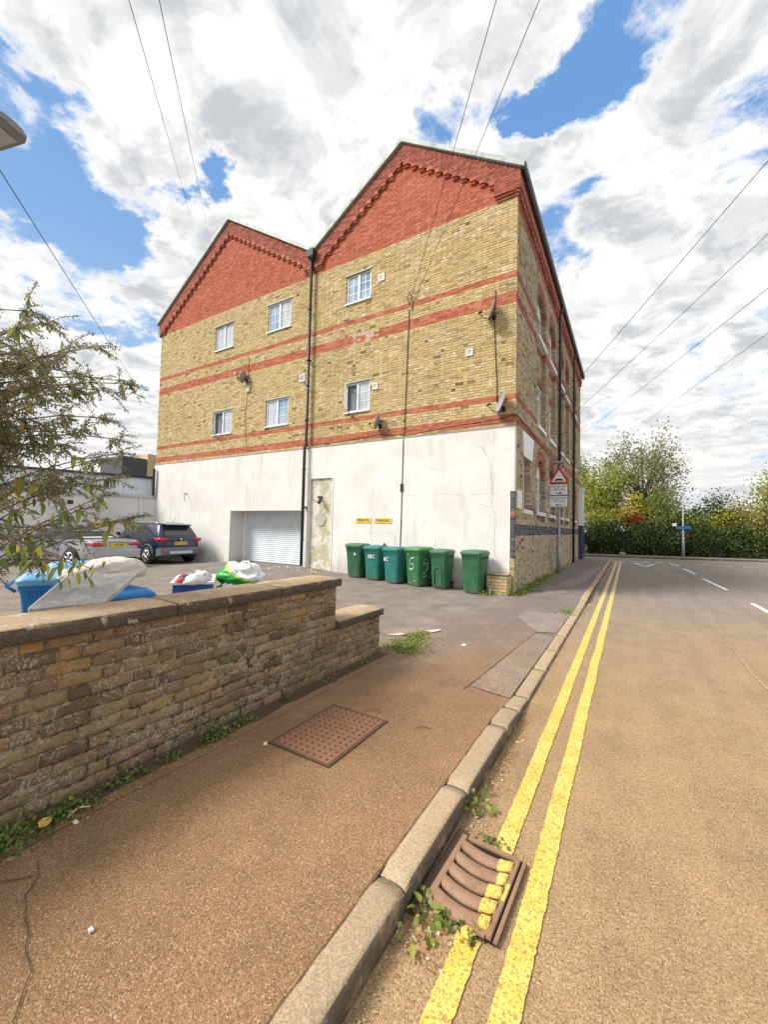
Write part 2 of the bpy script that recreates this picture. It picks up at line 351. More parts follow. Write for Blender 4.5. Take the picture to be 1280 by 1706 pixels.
# pavement patches and joints
def sheet(name, pts, m, dz=.006, n=1):
    mb = MB(); mb.poly([(x, y, gz(x, y)+dz) for x, y in pts]); o = mb.build(name, m); o['kind'] = 'structure'; return o
def gline(name, pts, w, m=m_crack, dz=.007, wob=.006):
    mb = MB(); P = [Vector(q_) for q_ in pts]; L = []
    for a, b in zip(P[:-1], P[1:]):
        n = max(1, int((b-a).length/.04)); L += [a.lerp(b, k/n) for k in range(n)]
    L.append(P[-1]); 
    for k, q_ in enumerate(L):
        dr = (L[min(k+1, len(L)-1)]-L[max(0, k-1)]).normalized(); nn = Vector((-dr.y, dr.x))
        c_ = q_+nn*wob*(mnoise.noise(Vector((q_.x*9, q_.y*9, 1)))+.6*mnoise.noise(Vector((q_.x*30, q_.y*30, 1)))); ww = w/2*(1+.9*mnoise.noise(Vector((q_.x*17, q_.y*17, 4))))
        for sgn in (1, -1): 
            e_ = c_+nn*ww*sgn; mb.v.append((e_.x, e_.y, gz(e_.x, e_.y)+dz))
        if k: i = len(mb.v)-4; mb.face(i, i+1, i+3, i+2)
    o = mb.build(name, m); o['kind'] = 'structure'; return o
sheet('pavement_patch', [(-1.24, 6.85), (-1.75, 7.7), (-1.7, 8.3), (-.98, 8.75), (-.97, 7.0)], m_patch)
sheet('pavement_patch', [(-1.72, 10.8), (-2.12, 12.0), (-1.66, 12.5), (-1.3, 11.2)], m_patch, .007)
sheet('pavement_patch', [(-1.75, 12.35), (-1.75, 13.6), (-1.5, 15.2), (-1.5, 18.0), (-1.2, 20.5), (-.98, 20.5), (-1.1, 17), (-1.15, 14.6), (-1.35, 12.3)], m_patch, .0065)
sheet('pavement_patch', [(-2.4, 11.1), (-1.95, 11.5), (-1.9, 11.9), (-2.4, 11.45)], m_patch, .0075)
sheet('pavement_patch', [(-1.38, 4.05), (-1.25, 6.7), (-.97, 6.6), (-.97, 4.0)], m_patch2, .0055)
gline('pavement_joint', [(-1.40, 3.9), (-1.33, 5.3), (-1.24, 6.85)], .010)
gline('pavement_joint', [(-1.0, 6.88), (-1.24, 6.85)], .012)
gline('pavement_joint', [(-2.30, .82), (-2.2, .80), (-2.12, .72), (-1.75, .62), (-1.55, .5), (-1.35, .33), (-1.1, .1)], .004, wob=.012)
gline('pavement_joint', [(-2.2, .80), (-2.32, .66), (-2.5, .6)], .006, wob=.014)
gline('pavement_joint', [(-.959, -3), (-.959, 3.6)], .004)
for a, b in (((-.99, 6.3), (-2.3, 10.6)),): pass
gline('pavement_joint', [(-1.9, 2.9), (-1.84, 2.97), (-1.78, 2.95)], .006)
gline('pavement_joint', [(-1.42, 2.85), (-1.38, 2.92), (-1.30, 2.93)], .006)
sheet('broken_surface', [(-2.95, 5.05), (-2.72, 5.45), (-2.55, 5.8), (-2.62, 5.95), (-3.0, 5.6), (-3.2, 5.2)], m_patch2, .008)
MATS_chip = mat('pale_concrete', col=(.62, .52, .40), rough=.9)
for pts in ([(-2.98, 5.1), (-2.88, 5.3), (-2.78, 5.32), (-2.83, 5.15)], [(-2.66, 5.6), (-2.52, 5.85), (-2.44, 5.8), (-2.5, 5.62)]): sheet('pale_patch', pts, MATS_chip, .012)

# ------------------------------------------------------------------ brick materials
def brickmat(name, stops, stain=(.10, .08, .06), stamt=.35, scale=30, lichen=0., bumpd=.003, patch=None):
    def fn(t):
        p = t.pos(); ob = t.add('ShaderNodeObjectInfo').outputs['Random']; at = t.add('ShaderNodeAttribute', attribute_name='rnd').outputs['Fac']
        r = t.m('FRACT', t.m('ADD', ob, at))
        c = t.ramp(r, stops); n = t.noise(p, scale, 5, .65); b = t.noise(p, .8, 5, .6)
        c = t.mul(c, t.lin(n, .3, .7, .78, 1.2))
        c = t.mix(t.m('MULTIPLY', t.ss(b, .48, .72), stamt), c, stain)
        if patch: c = t.mix(t.m('MULTIPLY', t.ss(t.noise(p, .45, 4, .6), .52, .68), patch[0]), c, patch[1])
        if lichen:
            li = t.m('MULTIPLY', t.ss(t.noise(p, 65, 5, .75), .49, .60), t.ss(t.noise(p, 4.5, 6, .7), .42, .58))
            c = t.mix(t.m('MULTIPLY', li, lichen), c, (.50, .46, .37)); c = t.mix(t.m('MULTIPLY', t.ss(t.noise(p, 38, 5, .75), .60, .68), .7), c, (.06, .045, .03))
            c = t.mix(t.m('MULTIPLY', t.ss(t.noise(p, 2.2, 4, .6), .52, .66), .5), c, (.15, .125, .05))
        return {'Base Color': c, 'Normal': t.bump(n, .7, bumpd), 'Roughness': .9}
    return mat(name, fn, spec=.25)
m_yb = brickmat('yellow_stock_brick', [(0, (.14, .10, .06)), (.025, (.38, .28, .13)), (.2, (.47, .36, .165)), (.45, (.56, .43, .20)), (.7, (.51, .40, .20)), (.88, (.64, .52, .29)), (.97, (.54, .39, .25)), (1, (.66, .59, .45))], stamt=.15, patch=(.4, (.56, .44, .27)))
m_rb = brickmat('red_brick', [(0, (.36, .10, .06)), (.3, (.46, .125, .07)), (.7, (.51, .145, .085)), (1, (.56, .19, .12))], stamt=.12, patch=(.35, (.52, .20, .13)))
m_sb = brickmat('street_side_brick', [(0, (.10, .08, .06)), (.06, (.30, .24, .15)), (.4, (.42, .345, .225)), (.8, (.50, .41, .26)), (1, (.56, .49, .36))], stamt=.3)
m_rb2 = brickmat('side_red_brick', [(0, (.28, .08, .06)), (.5, (.40, .13, .10)), (1, (.46, .18, .14))], stamt=.35)
m_bb = brickmat('blue_brick', [(0, (.05, .053, .068)), (.6, (.10, .105, .135)), (1, (.18, .185, .22))], stamt=.2)
m_mort = worn('mortar', (.36, .28, .16), .95, .4, 3); m_mort2 = worn('red_mortar', (.30, .11, .075), .95, .4, 3)
m_mort3 = worn('grey_mortar', (.33, .28, .21), .95, .4, 3)
class Bricks:
    """collects bricks (u0,u1,z0,z1,material) of one plane, gives boxes with recessed mortar"""
    def __init__(s, P): s.P = P; s.v = []; s.f = []; s.mi = []; s.r = []; s.mv = MB(); s.list = []
    def box(s, a, b, z0, z1, d0, d1, mi, rv):
        i = len(s.v); P = s.P
        s.v += [P(a, z0, d1), P(b, z0, d1), P(b, z1, d1), P(a, z1, d1), P(a, z0, d0), P(b, z0, d0), P(b, z1, d0), P(a, z1, d0)]
        s.f += [(i, i+1, i+2, i+3), (i, i+4, i+5, i+1), (i+1, i+5, i+6, i+2), (i+2, i+6, i+7, i+3), (i+3, i+7, i+4, i)]
        s.mi += [mi]*5; s.r += [rv]*5
    def fill(s, span, z0, z1, matf, holes=None, depth=.1, d=0., ch=.0752, mort=0, jit=.003, joint=.010, seed=0):
        n = int(round((z1-z0)/ch)); ch = (z1-z0)/n
        for k in range(n):
            zl = z0+k*ch; zc = zl+ch/2
            for (ua, ub) in span(zc):
                ivs = [(ua, ub)]
                for (ha, hb) in (holes(zc) if holes else ()):
                    ivs = [q_ for (a, b) in ivs for q_ in ((a, min(b, ha)), (max(a, hb), b)) if q_[1]-q_[0] > .02]
                for (a, b) in ivs:
                    s.mv.cur = mort(zc) if callable(mort) else mort
                    o_ = len(s.mv.v); P = s.P; dd = d-.006
                    s.mv.v += [P(a+.003, zl, dd), P(b-.003, zl, dd), P(b-.003, zl+ch, dd), P(a+.003, zl+ch, dd), P(a+.003, zl, d-depth), P(b-.003, zl, d-depth), P(b-.003, zl+ch, d-depth), P(a+.003, zl+ch, d-depth)]
                    s.mv.face(o_, o_+1, o_+2, o_+3); s.mv.face(o_+1, o_+5, o_+6, o_+2); s.mv.face(o_+3, o_+7, o_+4, o_)
                    s.mv.face(o_, o_+4, o_+5, o_+1); s.mv.face(o_+2, o_+6, o_+7, o_+3)
                    # flemish bond on a fixed lattice
                    st = -40.0+(.17 if k % 2 else 0); per = .345
                    j = math.floor((a-st)/per); u = st+j*per
                    while u < b:
                        for (w0, w1) in ((u, u+.225), (u+.225, u+per)):
                            p0, p1 = max(w0, a)+joint/2, min(w1, b)-joint/2
                            if w0 <= a: p0 = a
                            if w1 >= b: p1 = b
                            if p1-p0 > .025:
                                s.list.append((p0, p1, zl+joint/2, zl+ch-joint/2, d-depth+.01, d+rnd.uniform(-jit, jit), matf(.5*(p0+p1), zc), rnd.random()))
                        u += per
    def emit(s, name, mats, parent, morts, individual=0, key=None, iname='brick'):
        s.mv.build('mortar', morts, parent)
        L = s.list
        if individual:
            L = sorted(L, key=key); near = L[:individual]; L = L[individual:]
            pm = {}
            for (a, b, z0, z1, d0, d1, mi, rv) in near:
                w = round((b-a), 2); kk = (w, mi)
                if kk not in pm:
                    q_ = Bricks(s.P); q_.v = []; 
                    P0 = Vector(s.P(0, 0, 0)); PP = lambda u, z, dd: tuple(Vector(s.P(u, z, dd))-P0)
                    q_.P = PP; q_.box(0, w, 0, z1-z0, -.08, 0, 0, 0)
                    me = bpy.data.meshes.new('brick'); me.from_pydata(q_.v, [], q_.f); me.materials.append(mats[mi]); pm[kk] = me
                link(iname, pm[kk], parent, s.P(a, z0, d1))
        for q_ in L: s.box(q_[0], q_[1], q_[2], q_[3], q_[4], q_[5], q_[6], q_[7])
        me = bpy.data.meshes.new(name); me.from_pydata(s.v, [], s.f)
        for m in mats: me.materials.append(m)
        me.polygons.foreach_set('material_index', s.mi)
        me.attributes.new('rnd', 'FLOAT', 'FACE').data.foreach_set('value', s.r)
        o = link(name, me, parent); o['kind'] = 'stuff'; return o

# ------------------------------------------------------------------ mill building
FY = 10.5; SX = -2.47; LX = -18.9; VX = -9.45
m_wpaint_y = None
def fn_render(t):
    p = t.pos(); x, y, z = t.xyz(p); n = t.noise(p, 1.2, 6, .6); f = t.noise(p, 14, 5, .65)
    st = t.vm('MULTIPLY', p, (3.5, 3.5, .28)).outputs[0]; sn = t.noise(st, 1.6, 6, .65)
    c = t.mix(t.ss(n, .35, .65), (.74, .73, .715), (.66, .645, .62))
    c = t.mix(t.m('MULTIPLY', t.ss(sn, .52, .74), .40), c, (.42, .39, .34))
    low = t.m('MULTIPLY', t.ss(t.m('ADD', z, t.m('MULTIPLY', f, .6)), 1.15, .15), t.ss(t.noise(p, 3.4, 6, .7), .38, .62))
    c = t.mix(t.m('MULTIPLY', low, .75), c, (.36, .31, .24))
    c = t.mix(t.m('MULTIPLY', t.ss(t.noise(p, 6, 6, .75), .64, .70), .55), c, (.46, .38, .29))
    c = t.mix(t.m('MULTIPLY', t.ss(t.noise(p, 22, 5, .75), .68, .73), .6), c, (.25, .21, .17))
    return {'Base Color': c, 'Normal': t.bump(t.m('ADD', n, t.m('MULTIPLY', f, .35)), .35, .02), 'Roughness': .85}
m_ren = mat('white_painted_render', fn_render, spec=.3)
m_white = worn('white_upvc', (.80, .81, .82), .35, .12, 9)
m_black = worn('black_iron', (.018, .02, .022), .4, .3, 8, dirt=(.08, .07, .06))
m_slate = worn('roof_slate', (.09, .095, .11), .7, .3, 3)
m_verge = worn('grey_verge_board', (.44, .50, .49), .6, .35, 4)
def fn_glass(t):
    p = t.pos(); n = t.noise(p, .9, 2, .5); ob = t.add('ShaderNodeObjectInfo').outputs['Random']; fold = t.noise(t.vm('MULTIPLY', p, (9, 9, .4)).outputs[0], 1.5, 2, .5)
    c0 = t.mix(t.ss(n, .35, .65), (.14, .27, .46), (.40, .53, .66)); c0 = t.mix(t.m('MULTIPLY', t.ss(ob, .45, .55), t.lin(fold, .35, .65, .55, .95)), c0, (.62, .64, .66))  # blue tones paint a sky reflection into the glass; pale folds are net curtain
    return {'Base Color': c0, 'Normal': t.bump(t.noise(p, 2.2, 1, .5), .15, .02)}
m_glass = mat('window_glass', fn_glass, rough=.06, spec=.9, metal=.25)
m_dark = mat('dark_interior', col=(.015, .017, .02), rough=.6)
m_crk = mat('crack_dark', col=(.27, .23, .19), rough=1)
mill = empty('mill_building', (-10.7, 18.7, 0), label='three storey yellow brick mill building with two red brick gables and white ground floor', cat='building')
def toworld(o):  # parent keeping world place
    o.matrix_parent_inverse = mill.matrix_basis.inverted(); return o
mill.location = (0, 0, 0)
front = MB().box(LX+.02, -13.55, FY+.13, FY+.4, -.2, 11.0).box(-13.55, -9.42, FY+.13, FY+.4, 2.32, 11.0).box(-9.42, SX-.15, FY+.13, FY+.4, -.2, 11.0).build('front_wall', m_mort, mill)
# gable outlines: (left x, left z, apex x, apex z, right x, right z) of the wall plane
G = [(-19.0, 10.98, -14.13, 14.22, VX, 11.22), (VX, 11.22, -5.95, 13.5, SX, 11.12)]
for g_ in G:
    q = MB(); q.prism([(g_[0]+.05, 10.9), (g_[2], g_[3]-.12), (g_[4]-.05, 10.9)], 'Y', FY+.13, FY+.4); q.build('gable_backing', m_mort2, mill)
ZB = 10.48
def fcol(u, z):
    if z > ZB: return 1
    if 8.31 < z < 8.48 or 5.02 < z < 5.19: return 1
    if 7.62 < z < 7.91 or 4.47 < z < 4.70: return 1 if not (-7.7 < u < -6.6 and 7.6 < z and rnd.random() < .6) else 2
    return 0
m_pink = brickmat('efflorescent_brick', [(0, (.50, .34, .26)), (1, (.62, .48, .38))], stamt=.1)
WF = [(-8.02, -7.05, 9.02, 9.97, 0), (-11.72, -10.52, 8.95, 9.99, 0), (-14.86, -13.72, 8.88, 9.9, 0), (-7.97, -6.99, 5.38, 6.34, 1), (-11.68, -10.52, 5.33, 6.33, 0), (-14.8, -13.62, 5.33, 6.3, 2)]
def fholes(z): return [(a, b) for (a, b, z0, z1, o_) in WF if z0 < z < z1]
B = Bricks(lambda u, z, dd: (u, FY-dd, z))
def fspan(z):
    if z < 10.95: return [(LX, SX)]
    r = []
    for (xl, zl, xa, za, xr, zr) in G:
        a = lerp(xl, xa, max(0, (z-zl)/(za-zl))); b = lerp(xr, xa, max(0, (z-zr)/(za-zr)))
        if b-a > .1: r.append((a+.12, b-.12))
    return r
B.fill(fspan, 4.30, 10.478, fcol, fholes, depth=.12, mort=0, jit=.006, joint=.014)
B.fill(fspan, 10.478, 14.1, fcol, depth=.12, mort=1, jit=.005, joint=.013)
cp = Vector((0, 0, 1.65))
B.emit('brickwork', [m_yb, m_rb, m_pink], front, [m_mort, m_mort2], 290, key=lambda b: (Vector((b[0], FY, b[2]))-cp).length/(b[1]-b[0]+.2)/(abs(b[0])+6)*(10))
# raking red bands, corbels, kneelers
B = Bricks(lambda u, z, dd: (u, FY-dd, z))
DD = .09; TH = .47
def rake(z, g_, off):
    (xl, zl, xa, za, xr, zr) = g_; r = []
    def lx(zz): return xl+(xa-xl)*(zz-zl)/(za-zl)
    def rx(zz): return xr+(xa-xr)*(zz-zr)/(za-zr)
    oL = off*math.hypot(1, (za-zl)/(xa-xl))-0; oR = off*math.hypot(1, (za-zr)/(xa-xr))
    a0, a1 = lx(z), lx(z+oL); b0, b1 = rx(z+oR), rx(z)
    a0 = max(a0, xl); b1 = min(b1, xr)
    if a1 >= b0: 
        if b1-a0 > .05: r.append((a0, b1))
    else:
        if a1-a0 > .06: r.append((a0, a1))
        if b1-b0 > .06: r.append((b0, b1))
    return r
for gi, g_ in enumerate(G):
    (xl, zl, xa, za, xr, zr) = g_; oL = TH*math.hypot(1, (za-zl)/(xa-xl)); oR = TH*math.hypot(1, (za-zr)/(xa-xr))
    q = MB()
    for (xe, ze, o_) in ((xl+.03, zl, oL), (xr-.03, zr, oR)): q.loft([[(xe, FY-DD+.006, ze), (xe, FY+.1, ze), (xe, FY+.1, ze-o_), (xe, FY-DD+.006, ze-o_)], [(xa, FY-DD+.006, za-.01), (xa, FY+.1, za-.01), (xa, FY+.1, za-max(oL, oR)), (xa, FY-DD+.006, za-max(oL, oR))]])
    q.build('rake_band', m_mort2, mill)
    B.fill(lambda z: rake(z, g_, TH-.03), 11.12 if gi else 10.98, g_[3], lambda u, z: 0, depth=.10, d=DD, mort=0)
# kneelers (ends of the gables)
B.fill(lambda z: [(SX-.60, SX+.09)], 10.60, 11.12, lambda u, z: 0, depth=.1, d=DD)
B.fill(lambda z: [(VX+.02, VX+.42)], 10.72, 11.2, lambda u, z: 0, depth=.1, d=DD)
B.fill(lambda z: [(VX-.42, VX-.02)], 10.72, 11.2, lambda u, z: 0, depth=.1, d=DD)
B.fill(lambda z: [(-18.98, -18.52)], 10.6, 11.0, lambda u, z: 0, depth=.1, d=DD)
for k, (zz, dd) in enumerate(((10.525, .06), (10.45, .03))):
    for (a, b) in ((SX-.57+k*.03, SX+.06-k*.03), (-18.95, -18.54)): B.fill(lambda z: [(a, b)], zz, zz+.075, lambda u, z: 0, depth=.1, d=dd)
for k, (zz, dd) in enumerate(((10.645, .06), (10.57, .03))):
    B.fill(lambda z: [(VX-.40, VX+.40)], zz, zz+.075, lambda u, z: 0, depth=.1, d=dd)
rk = MB().box(VX-.03, VX+.03, FY-.05, FY+.02, 10.7, 11.1).build('gable_trim', m_mort2, mill)
B.emit('brickwork', [brickmat('dark_red_brick', [(0, (.24, .07, .05)), (.5, (.36, .105, .07)), (1, (.42, .15, .11))], stamt=.3)], rk, [m_mort2])
cme = MB(); cme.box(-.08, .08, -.084, 0, -.10, .02); cme.box(-.07, .07, -.05, 0, -.165, -.103); cme = cme.mesh('corbel', m_rb)
for (xl, zl, xa, za, xr, zr) in G:
    for (xe, ze, s_) in ((xl, zl, 1), (xr, zr, -1)):
        n = int(abs(xa-xe)/.265); off = TH*math.hypot(1, (za-ze)/(xa-xe))
        for k in range(n):
            f_ = (k+.5)/n; x = lerp(xa, xe, f_); z = lerp(za, ze, f_)-off+.05
            if z < 10.62: continue
            link('corbel', cme, mill, (x, FY-.005, z), (0, 0, 0))
# verge trim + roofs
for gi, (xl, zl, xa, za, xr, zr) in enumerate(G):
    m = MB(); xl2, zl2 = xl-.08, zl-.02; xr2, zr2 = (xr+.20, zr-.10) if gi else (xr, zr)
    m.loft([[(x, FY-.17, z), (x, FY-.17, z+.15), (x, FY+.35, z+.15), (x, FY+.35, z)] for x, z in ((xl2, zl2+.02), (xa, za+.02), (xr2, zr2+.02))]); m.build('verge_trim', m_verge, mill)
    m = MB(); m.loft([[(xl2, y, zl2+.04), (xa, y, za+.09), (xr2, y, zr2+.04), (xr2, y, zr2-.05), (xa, y, za-.02), (xl2, y, zl2-.05)] for y in (FY+.34, 27.1)]); m.build('roof', m_slate, mill)
# side / back walls
MB().box(LX, LX+.3, FY+.4, 27.0, -.2, 11.0).build('side_wall', m_mort3, mill); MB().box(LX+.3, SX-.2, 26.7, 27.0, -.2, 11.1).build('back_wall', m_mort3, mill)
# white rendered ground floor (front), proud of the brick
rn = MB(); y0, y1 = FY-.045, FY+.12; ZT = 4.335
DX0, DX1, DZ = -13.42, -9.54, 2.19; AX0, AX1, AZ = -9.31, -8.36, 3.27
def slab(x0, x1, z0, z1, yy=y0):
    n = max(1, int((x1-x0)/.5)); k = max(1, int((z1-z0)/.5))
    for i in range(n):
        for j in range(k): pass
    rn.box(x0, x1, yy, y1, z0, z1)
slab(LX-.02, DX0, -.2, ZT); slab(DX0, DX1, DZ, ZT); slab(DX1, AX0, -.2, ZT); slab(AX0, AX1, AZ, ZT); slab(AX1, SX-.10, -.2, ZT); slab(SX-.10, SX+.004, 2.66, ZT)
render_w = rn.build('white_render_wall', m_ren, mill)
MB().box(LX-.03, SX+.006, FY-.058, FY-.002, ZT, ZT+.03).build('render_drip', worn('grey_cement', (.36, .32, .27), .9, .4, 5), render_w)
# corner blue bricks below the render
Bq = Bricks(lambda u, z, dd: (u, FY-.03-dd, z)); Bq.fill(lambda z: [(SX-.10, SX+.003)], .95, 2.66, lambda u, z: 0 if not 1.98 < z < 2.12 else 1, depth=.13, mort=0)
cnr = MB().box(SX-.095, SX-.01, FY-.0, FY+.12, -.1, .95).build('corner_base', m_mort3, mill)
Bq.fill(lambda z: [(SX-.10, SX+.003)], -.05, .95, lambda u, z: 2, depth=.13, mort=0); Bq.emit('brickwork', [m_bb, m_rb2, m_yb], cnr, [m_mort3])
# alcove panel: blocked doorway with peeling paint
def fn_peel(t):
    p = t.pos(); n = t.noise(p, 2.6, 7, .68, .6); n2 = t.noise(p, 9, 5, .7); z = t.xyz(p)[2]
    c = t.mix(t.ss(n2, .3, .7), (.40, .38, .22), (.52, .49, .33)); c = t.mix(t.ss(n, .47, .50), c, (.66, .63, .56))
    c = t.mix(t.m('MULTIPLY', t.ss(n2, .6, .66), .6), c, (.30, .22, .14))
    return {'Base Color': c, 'Normal': t.bump(t.ss(n, .50, .53), .6, .02)}
MB().box(AX0, AX1, FY+.02, FY+.125, -.1, AZ).build('blocked_doorway', mat('peeling_green_paint', fn_peel, rough=.85), mill)
MB().box(AX0-.05, AX0, FY-.06, FY-.046, .2, AZ+.03).build('doorway_trim', m_ren, mill)
MB().box(AX1, AX1+.05, FY-.06, FY-.046, .2, AZ+.03).build('doorway_trim', m_ren, mill)
# garage opening and shutter
rv = MB(); rv.box(DX0-.002, DX1+.3, FY+.12, FY+.70, DZ, DZ+.1); rv.box(DX0-.1, DX0, FY+.12, FY+.9, -.1, DZ+.1); rv.box(DX1, DX1+.1, FY+.12, FY+.9, -.1, DZ+.1); rv.build('garage_reveal', m_ren, mill)
MB().box(DX0, DX1, FY+.80, FY+.9, -.1, DZ+.1).build('garage_back', m_dark, mill)
m_shut = worn('white_shutter_metal', (.68, .74, .80), .4, .25, 3, dirt=(.35, .37, .38))
sh = MB().box(DX0+.0, DX0+.13, FY+.60, FY+.68, .1, DZ).build('roller_shutter', m_white, mill)
MB().box(DX1-.08, DX1, FY+.60, FY+.68, .1, DZ).build('guide_rail', m_white, sh)
prof = [(0, 0), (-.012, .008), (-.022, .03), (-.022, .05), (-.010, .072), (0, .074)]
sm_ = MB(); sm_.prism([(y, z) for y, z in prof], 'X', DX0+.13, DX1-.08); sme = sm_.mesh('slat', m_shut)
for k in range(26): link('slat', sme, sh, (0, FY+.66, .20+k*.0765))
ramp_m = MB().box(DX0, DX1, FY-.0, FY+.72, -.1, .19); tag(ramp_m.build('garage_threshold', m_yard), kind='structure')
# ledge under the render bottom: dirt line
# front windows
def fwin(x0, x1, z0, z1, op):
    yy = FY+.045; w = .052; m = MB(); xm = (x0+x1)/2
    m.box(x0, x0+w, yy, yy+.06, z0, z1); m.box(x1-w, x1, yy, yy+.06, z0, z1); m.box(x0+w, x1-w, yy, yy+.06, z0, z0+w); m.box(x0+w, x1-w, yy, yy+.06, z1-w, z1); m.box(xm-.035, xm+.035, yy-.006, yy+.06, z0+w, z1-w)
    f_ = m.build('window', m_white, mill)
    MB().box(x0+.01, x1-.01, yy+.075, yy+.08, z0, z1).build('room_behind', mat('dim_room', col=(.16, .18, .20), rough=.8) if op else m_white, f_)
    halves = ((x0+w, xm-.035), (xm+.035, x1-w))
    for hi, (a, b) in enumerate(halves):
        par = f_
        if op and hi == 0:
            # open casement, hinged on its left side, swung outward
            s_ = MB(); W = b-a; H = z1-z0-2*w
            s_.box(0, .04, -.02, .02, 0, H); s_.box(W-.04, W, -.02, .02, 0, H); s_.box(.04, W-.04, -.02, .02, 0, .04); s_.box(.04, W-.04, -.02, .02, H-.04, H)
            so_ = s_.build('open_casement', m_white, f_, loc=(a, yy, z0+w), rot=(0, 0, -math.radians(62 if op == 1 else 50)))
            continue
        MB().box(a, b, yy+.03, yy+.036, z0+w, z1-w).build('pane', m_glass, f_)
        g_ = MB(); g_.box((a+b)/2-.009, (a+b)/2+.009, yy+.022, yy+.0285, z0+w, z1-w)
        for k in (1, 2): zz = lerp(z0+w, z1-w, k/3); g_.box(a, b, yy+.020, yy+.0275, zz-.009, zz+.009)
        g_.build('glazing_bar', m_white, f_)
    MB().box(x0-.02, x1+.03, FY-.05, yy, z0-.045, z0-.002).build('sill', m_white, f_)
    MB().box(x0-.06, x1+.09, FY-.022, yy, z1+.002, z1+.035).build('lintel_strip', m_verge, f_)
for w_ in WF: fwin(*w_)
# vents on the front
for (x, z, s_) in ((-6.64, 9.53, .21), (-3.72, 6.52, .19), (-9.86, 6.88, .25), (-6.78, 6.08, .19)):
    m = MB(); m.box(x-s_/2, x+s_/2, FY-.03, FY+.01, z-s_/2, z-s_/2+.03); m.box(x-s_/2, x+s_/2, FY-.03, FY+.01, z+s_/2-.03, z+s_/2); m.box(x-s_/2, x-s_/2+.03, FY-.03, FY+.01, z-s_/2+.03, z+s_/2-.03); m.box(x+s_/2-.03, x+s_/2, FY-.03, FY+.01, z-s_/2+.03, z+s_/2-.03)
    v_ = m.build('vent', m_white, mill)
    l = MB()
    for k in range(4): l.box(x-s_/2+.03, x+s_/2-.03, FY-.02, FY+.005, z-s_/2+.035+k*(s_-.06)/4, z-s_/2+.06+k*(s_-.06)/4)
    l.build('louvre', worn('grey_plastic', (.55, .55, .52), .5), v_)
# downpipe of the valley
dp = MB(); dp.tube([(VX-.02, FY-.14, 10.95), (VX-.03, FY-.14, 4.5), (VX-.04, FY-.19, 4.3), (VX-.04, FY-.19, .32)], .052, 10)
dpo = dp.build('downpipe', m_black, mill, True)
hp = MB(); hp.loft([[(VX-r, FY-.14-r, z), (VX+r, FY-.14-r, z), (VX+r, FY-.14+min(r, .12), z), (VX-r, FY-.14+min(r, .12), z)] for r, z in ((.05, 10.9), (.13, 11.03), (.16, 11.26))]); hp.build('hopper', m_black, dpo)
for z in (9.2, 7.4, 6.5, 5.3, 4.42, 3.6, 2.3, 1.2): MB().cyl((VX-.035, FY-.14-(.05 if z < 4.35 else 0), z-.03), (VX-.035, FY-.14-(.05 if z < 4.35 else 0), z+.03), .066, 10).build('pipe_collar', m_black, dpo, True)
for z in (7.4, 4.42, 2.3): MB().box(VX-.1, VX+.03, FY-.2, FY-.04, z-.015, z+.015).build('pipe_bracket', m_black, dpo)
# cracks in the render (thin ribbons just proud of it)
def crack(pts, w=.0075):
    m = MB(); P = []; 
    for (a, b) in zip(pts[:-1], pts[1:]):
        n = max(2, int(math.hypot(b[0]-a[0], b[1]-a[1])/.05)); P += [(lerp(a[0], b[0], k/n), lerp(a[1], b[1], k/n)) for k in range(n)]
    P.append(pts[-1]); prev = None
    for k, (x, z) in enumerate(P):
        x += .03*nz(x*6, z*6, 1); z += .03*nz(x*6, z*6, 7); ww = w*(.3+.9*abs(nz(x*13, z*13, 2)))
        a, b = (x-ww, FY-.0465, z-ww*.6), (x+ww, FY-.0465, z+ww*.6)
        if prev: m.quad(prev[0], prev[1], b, a)
        prev = (a, b)
    m.build('crack', m_crk, render_w)
z3 = lambda X_, Z_: (lerp(-7.95, -2.66, (X_-120)/960.), Z_)
for pts in ([(-6.76, 1.72), (-6.8, 1.5), (-6.72, 1.2), (-6.8, .95)], [(-6.75, 1.5), (-6.4, 1.45), (-6.15, 1.52), (-5.95, 1.4), (-5.9, 1.15)], [(-5.55, 1.4), (-5.2, 1.5), (-5.05, 1.7), (-4.95, 1.95)], [(-4.6, 1.35), (-4.62, 1.15), (-4.55, .9)],
            [(-3.35, 3.9), (-3.1, 3.4), (-3.05, 2.9), (-3.02, 2.6)], [(-3.0, 2.6), (-3.05, 2.3), (-2.92, 2.0), (-2.97, 1.5), (-2.95, 1.0)], [(-5.6, 2.6), (-4.6, 2.63), (-4.0, 2.6), (-3.0, 2.62)], [(-3.4, 2.35), (-3.15, 2.25), (-3.05, 2.3)], [(-6.4, 2.35), (-6.2, 2.25), (-6.1, 2.05)],
            [(-12.6, 3.2), (-12.4, 2.9), (-12.3, 2.2)], [(-15.2, 2.2), (-15.0, 2.5), (-14.6, 2.55)], [(-5.0, 3.5), (-4.6, 3.3), (-4.4, 3.4)]): crack(pts)

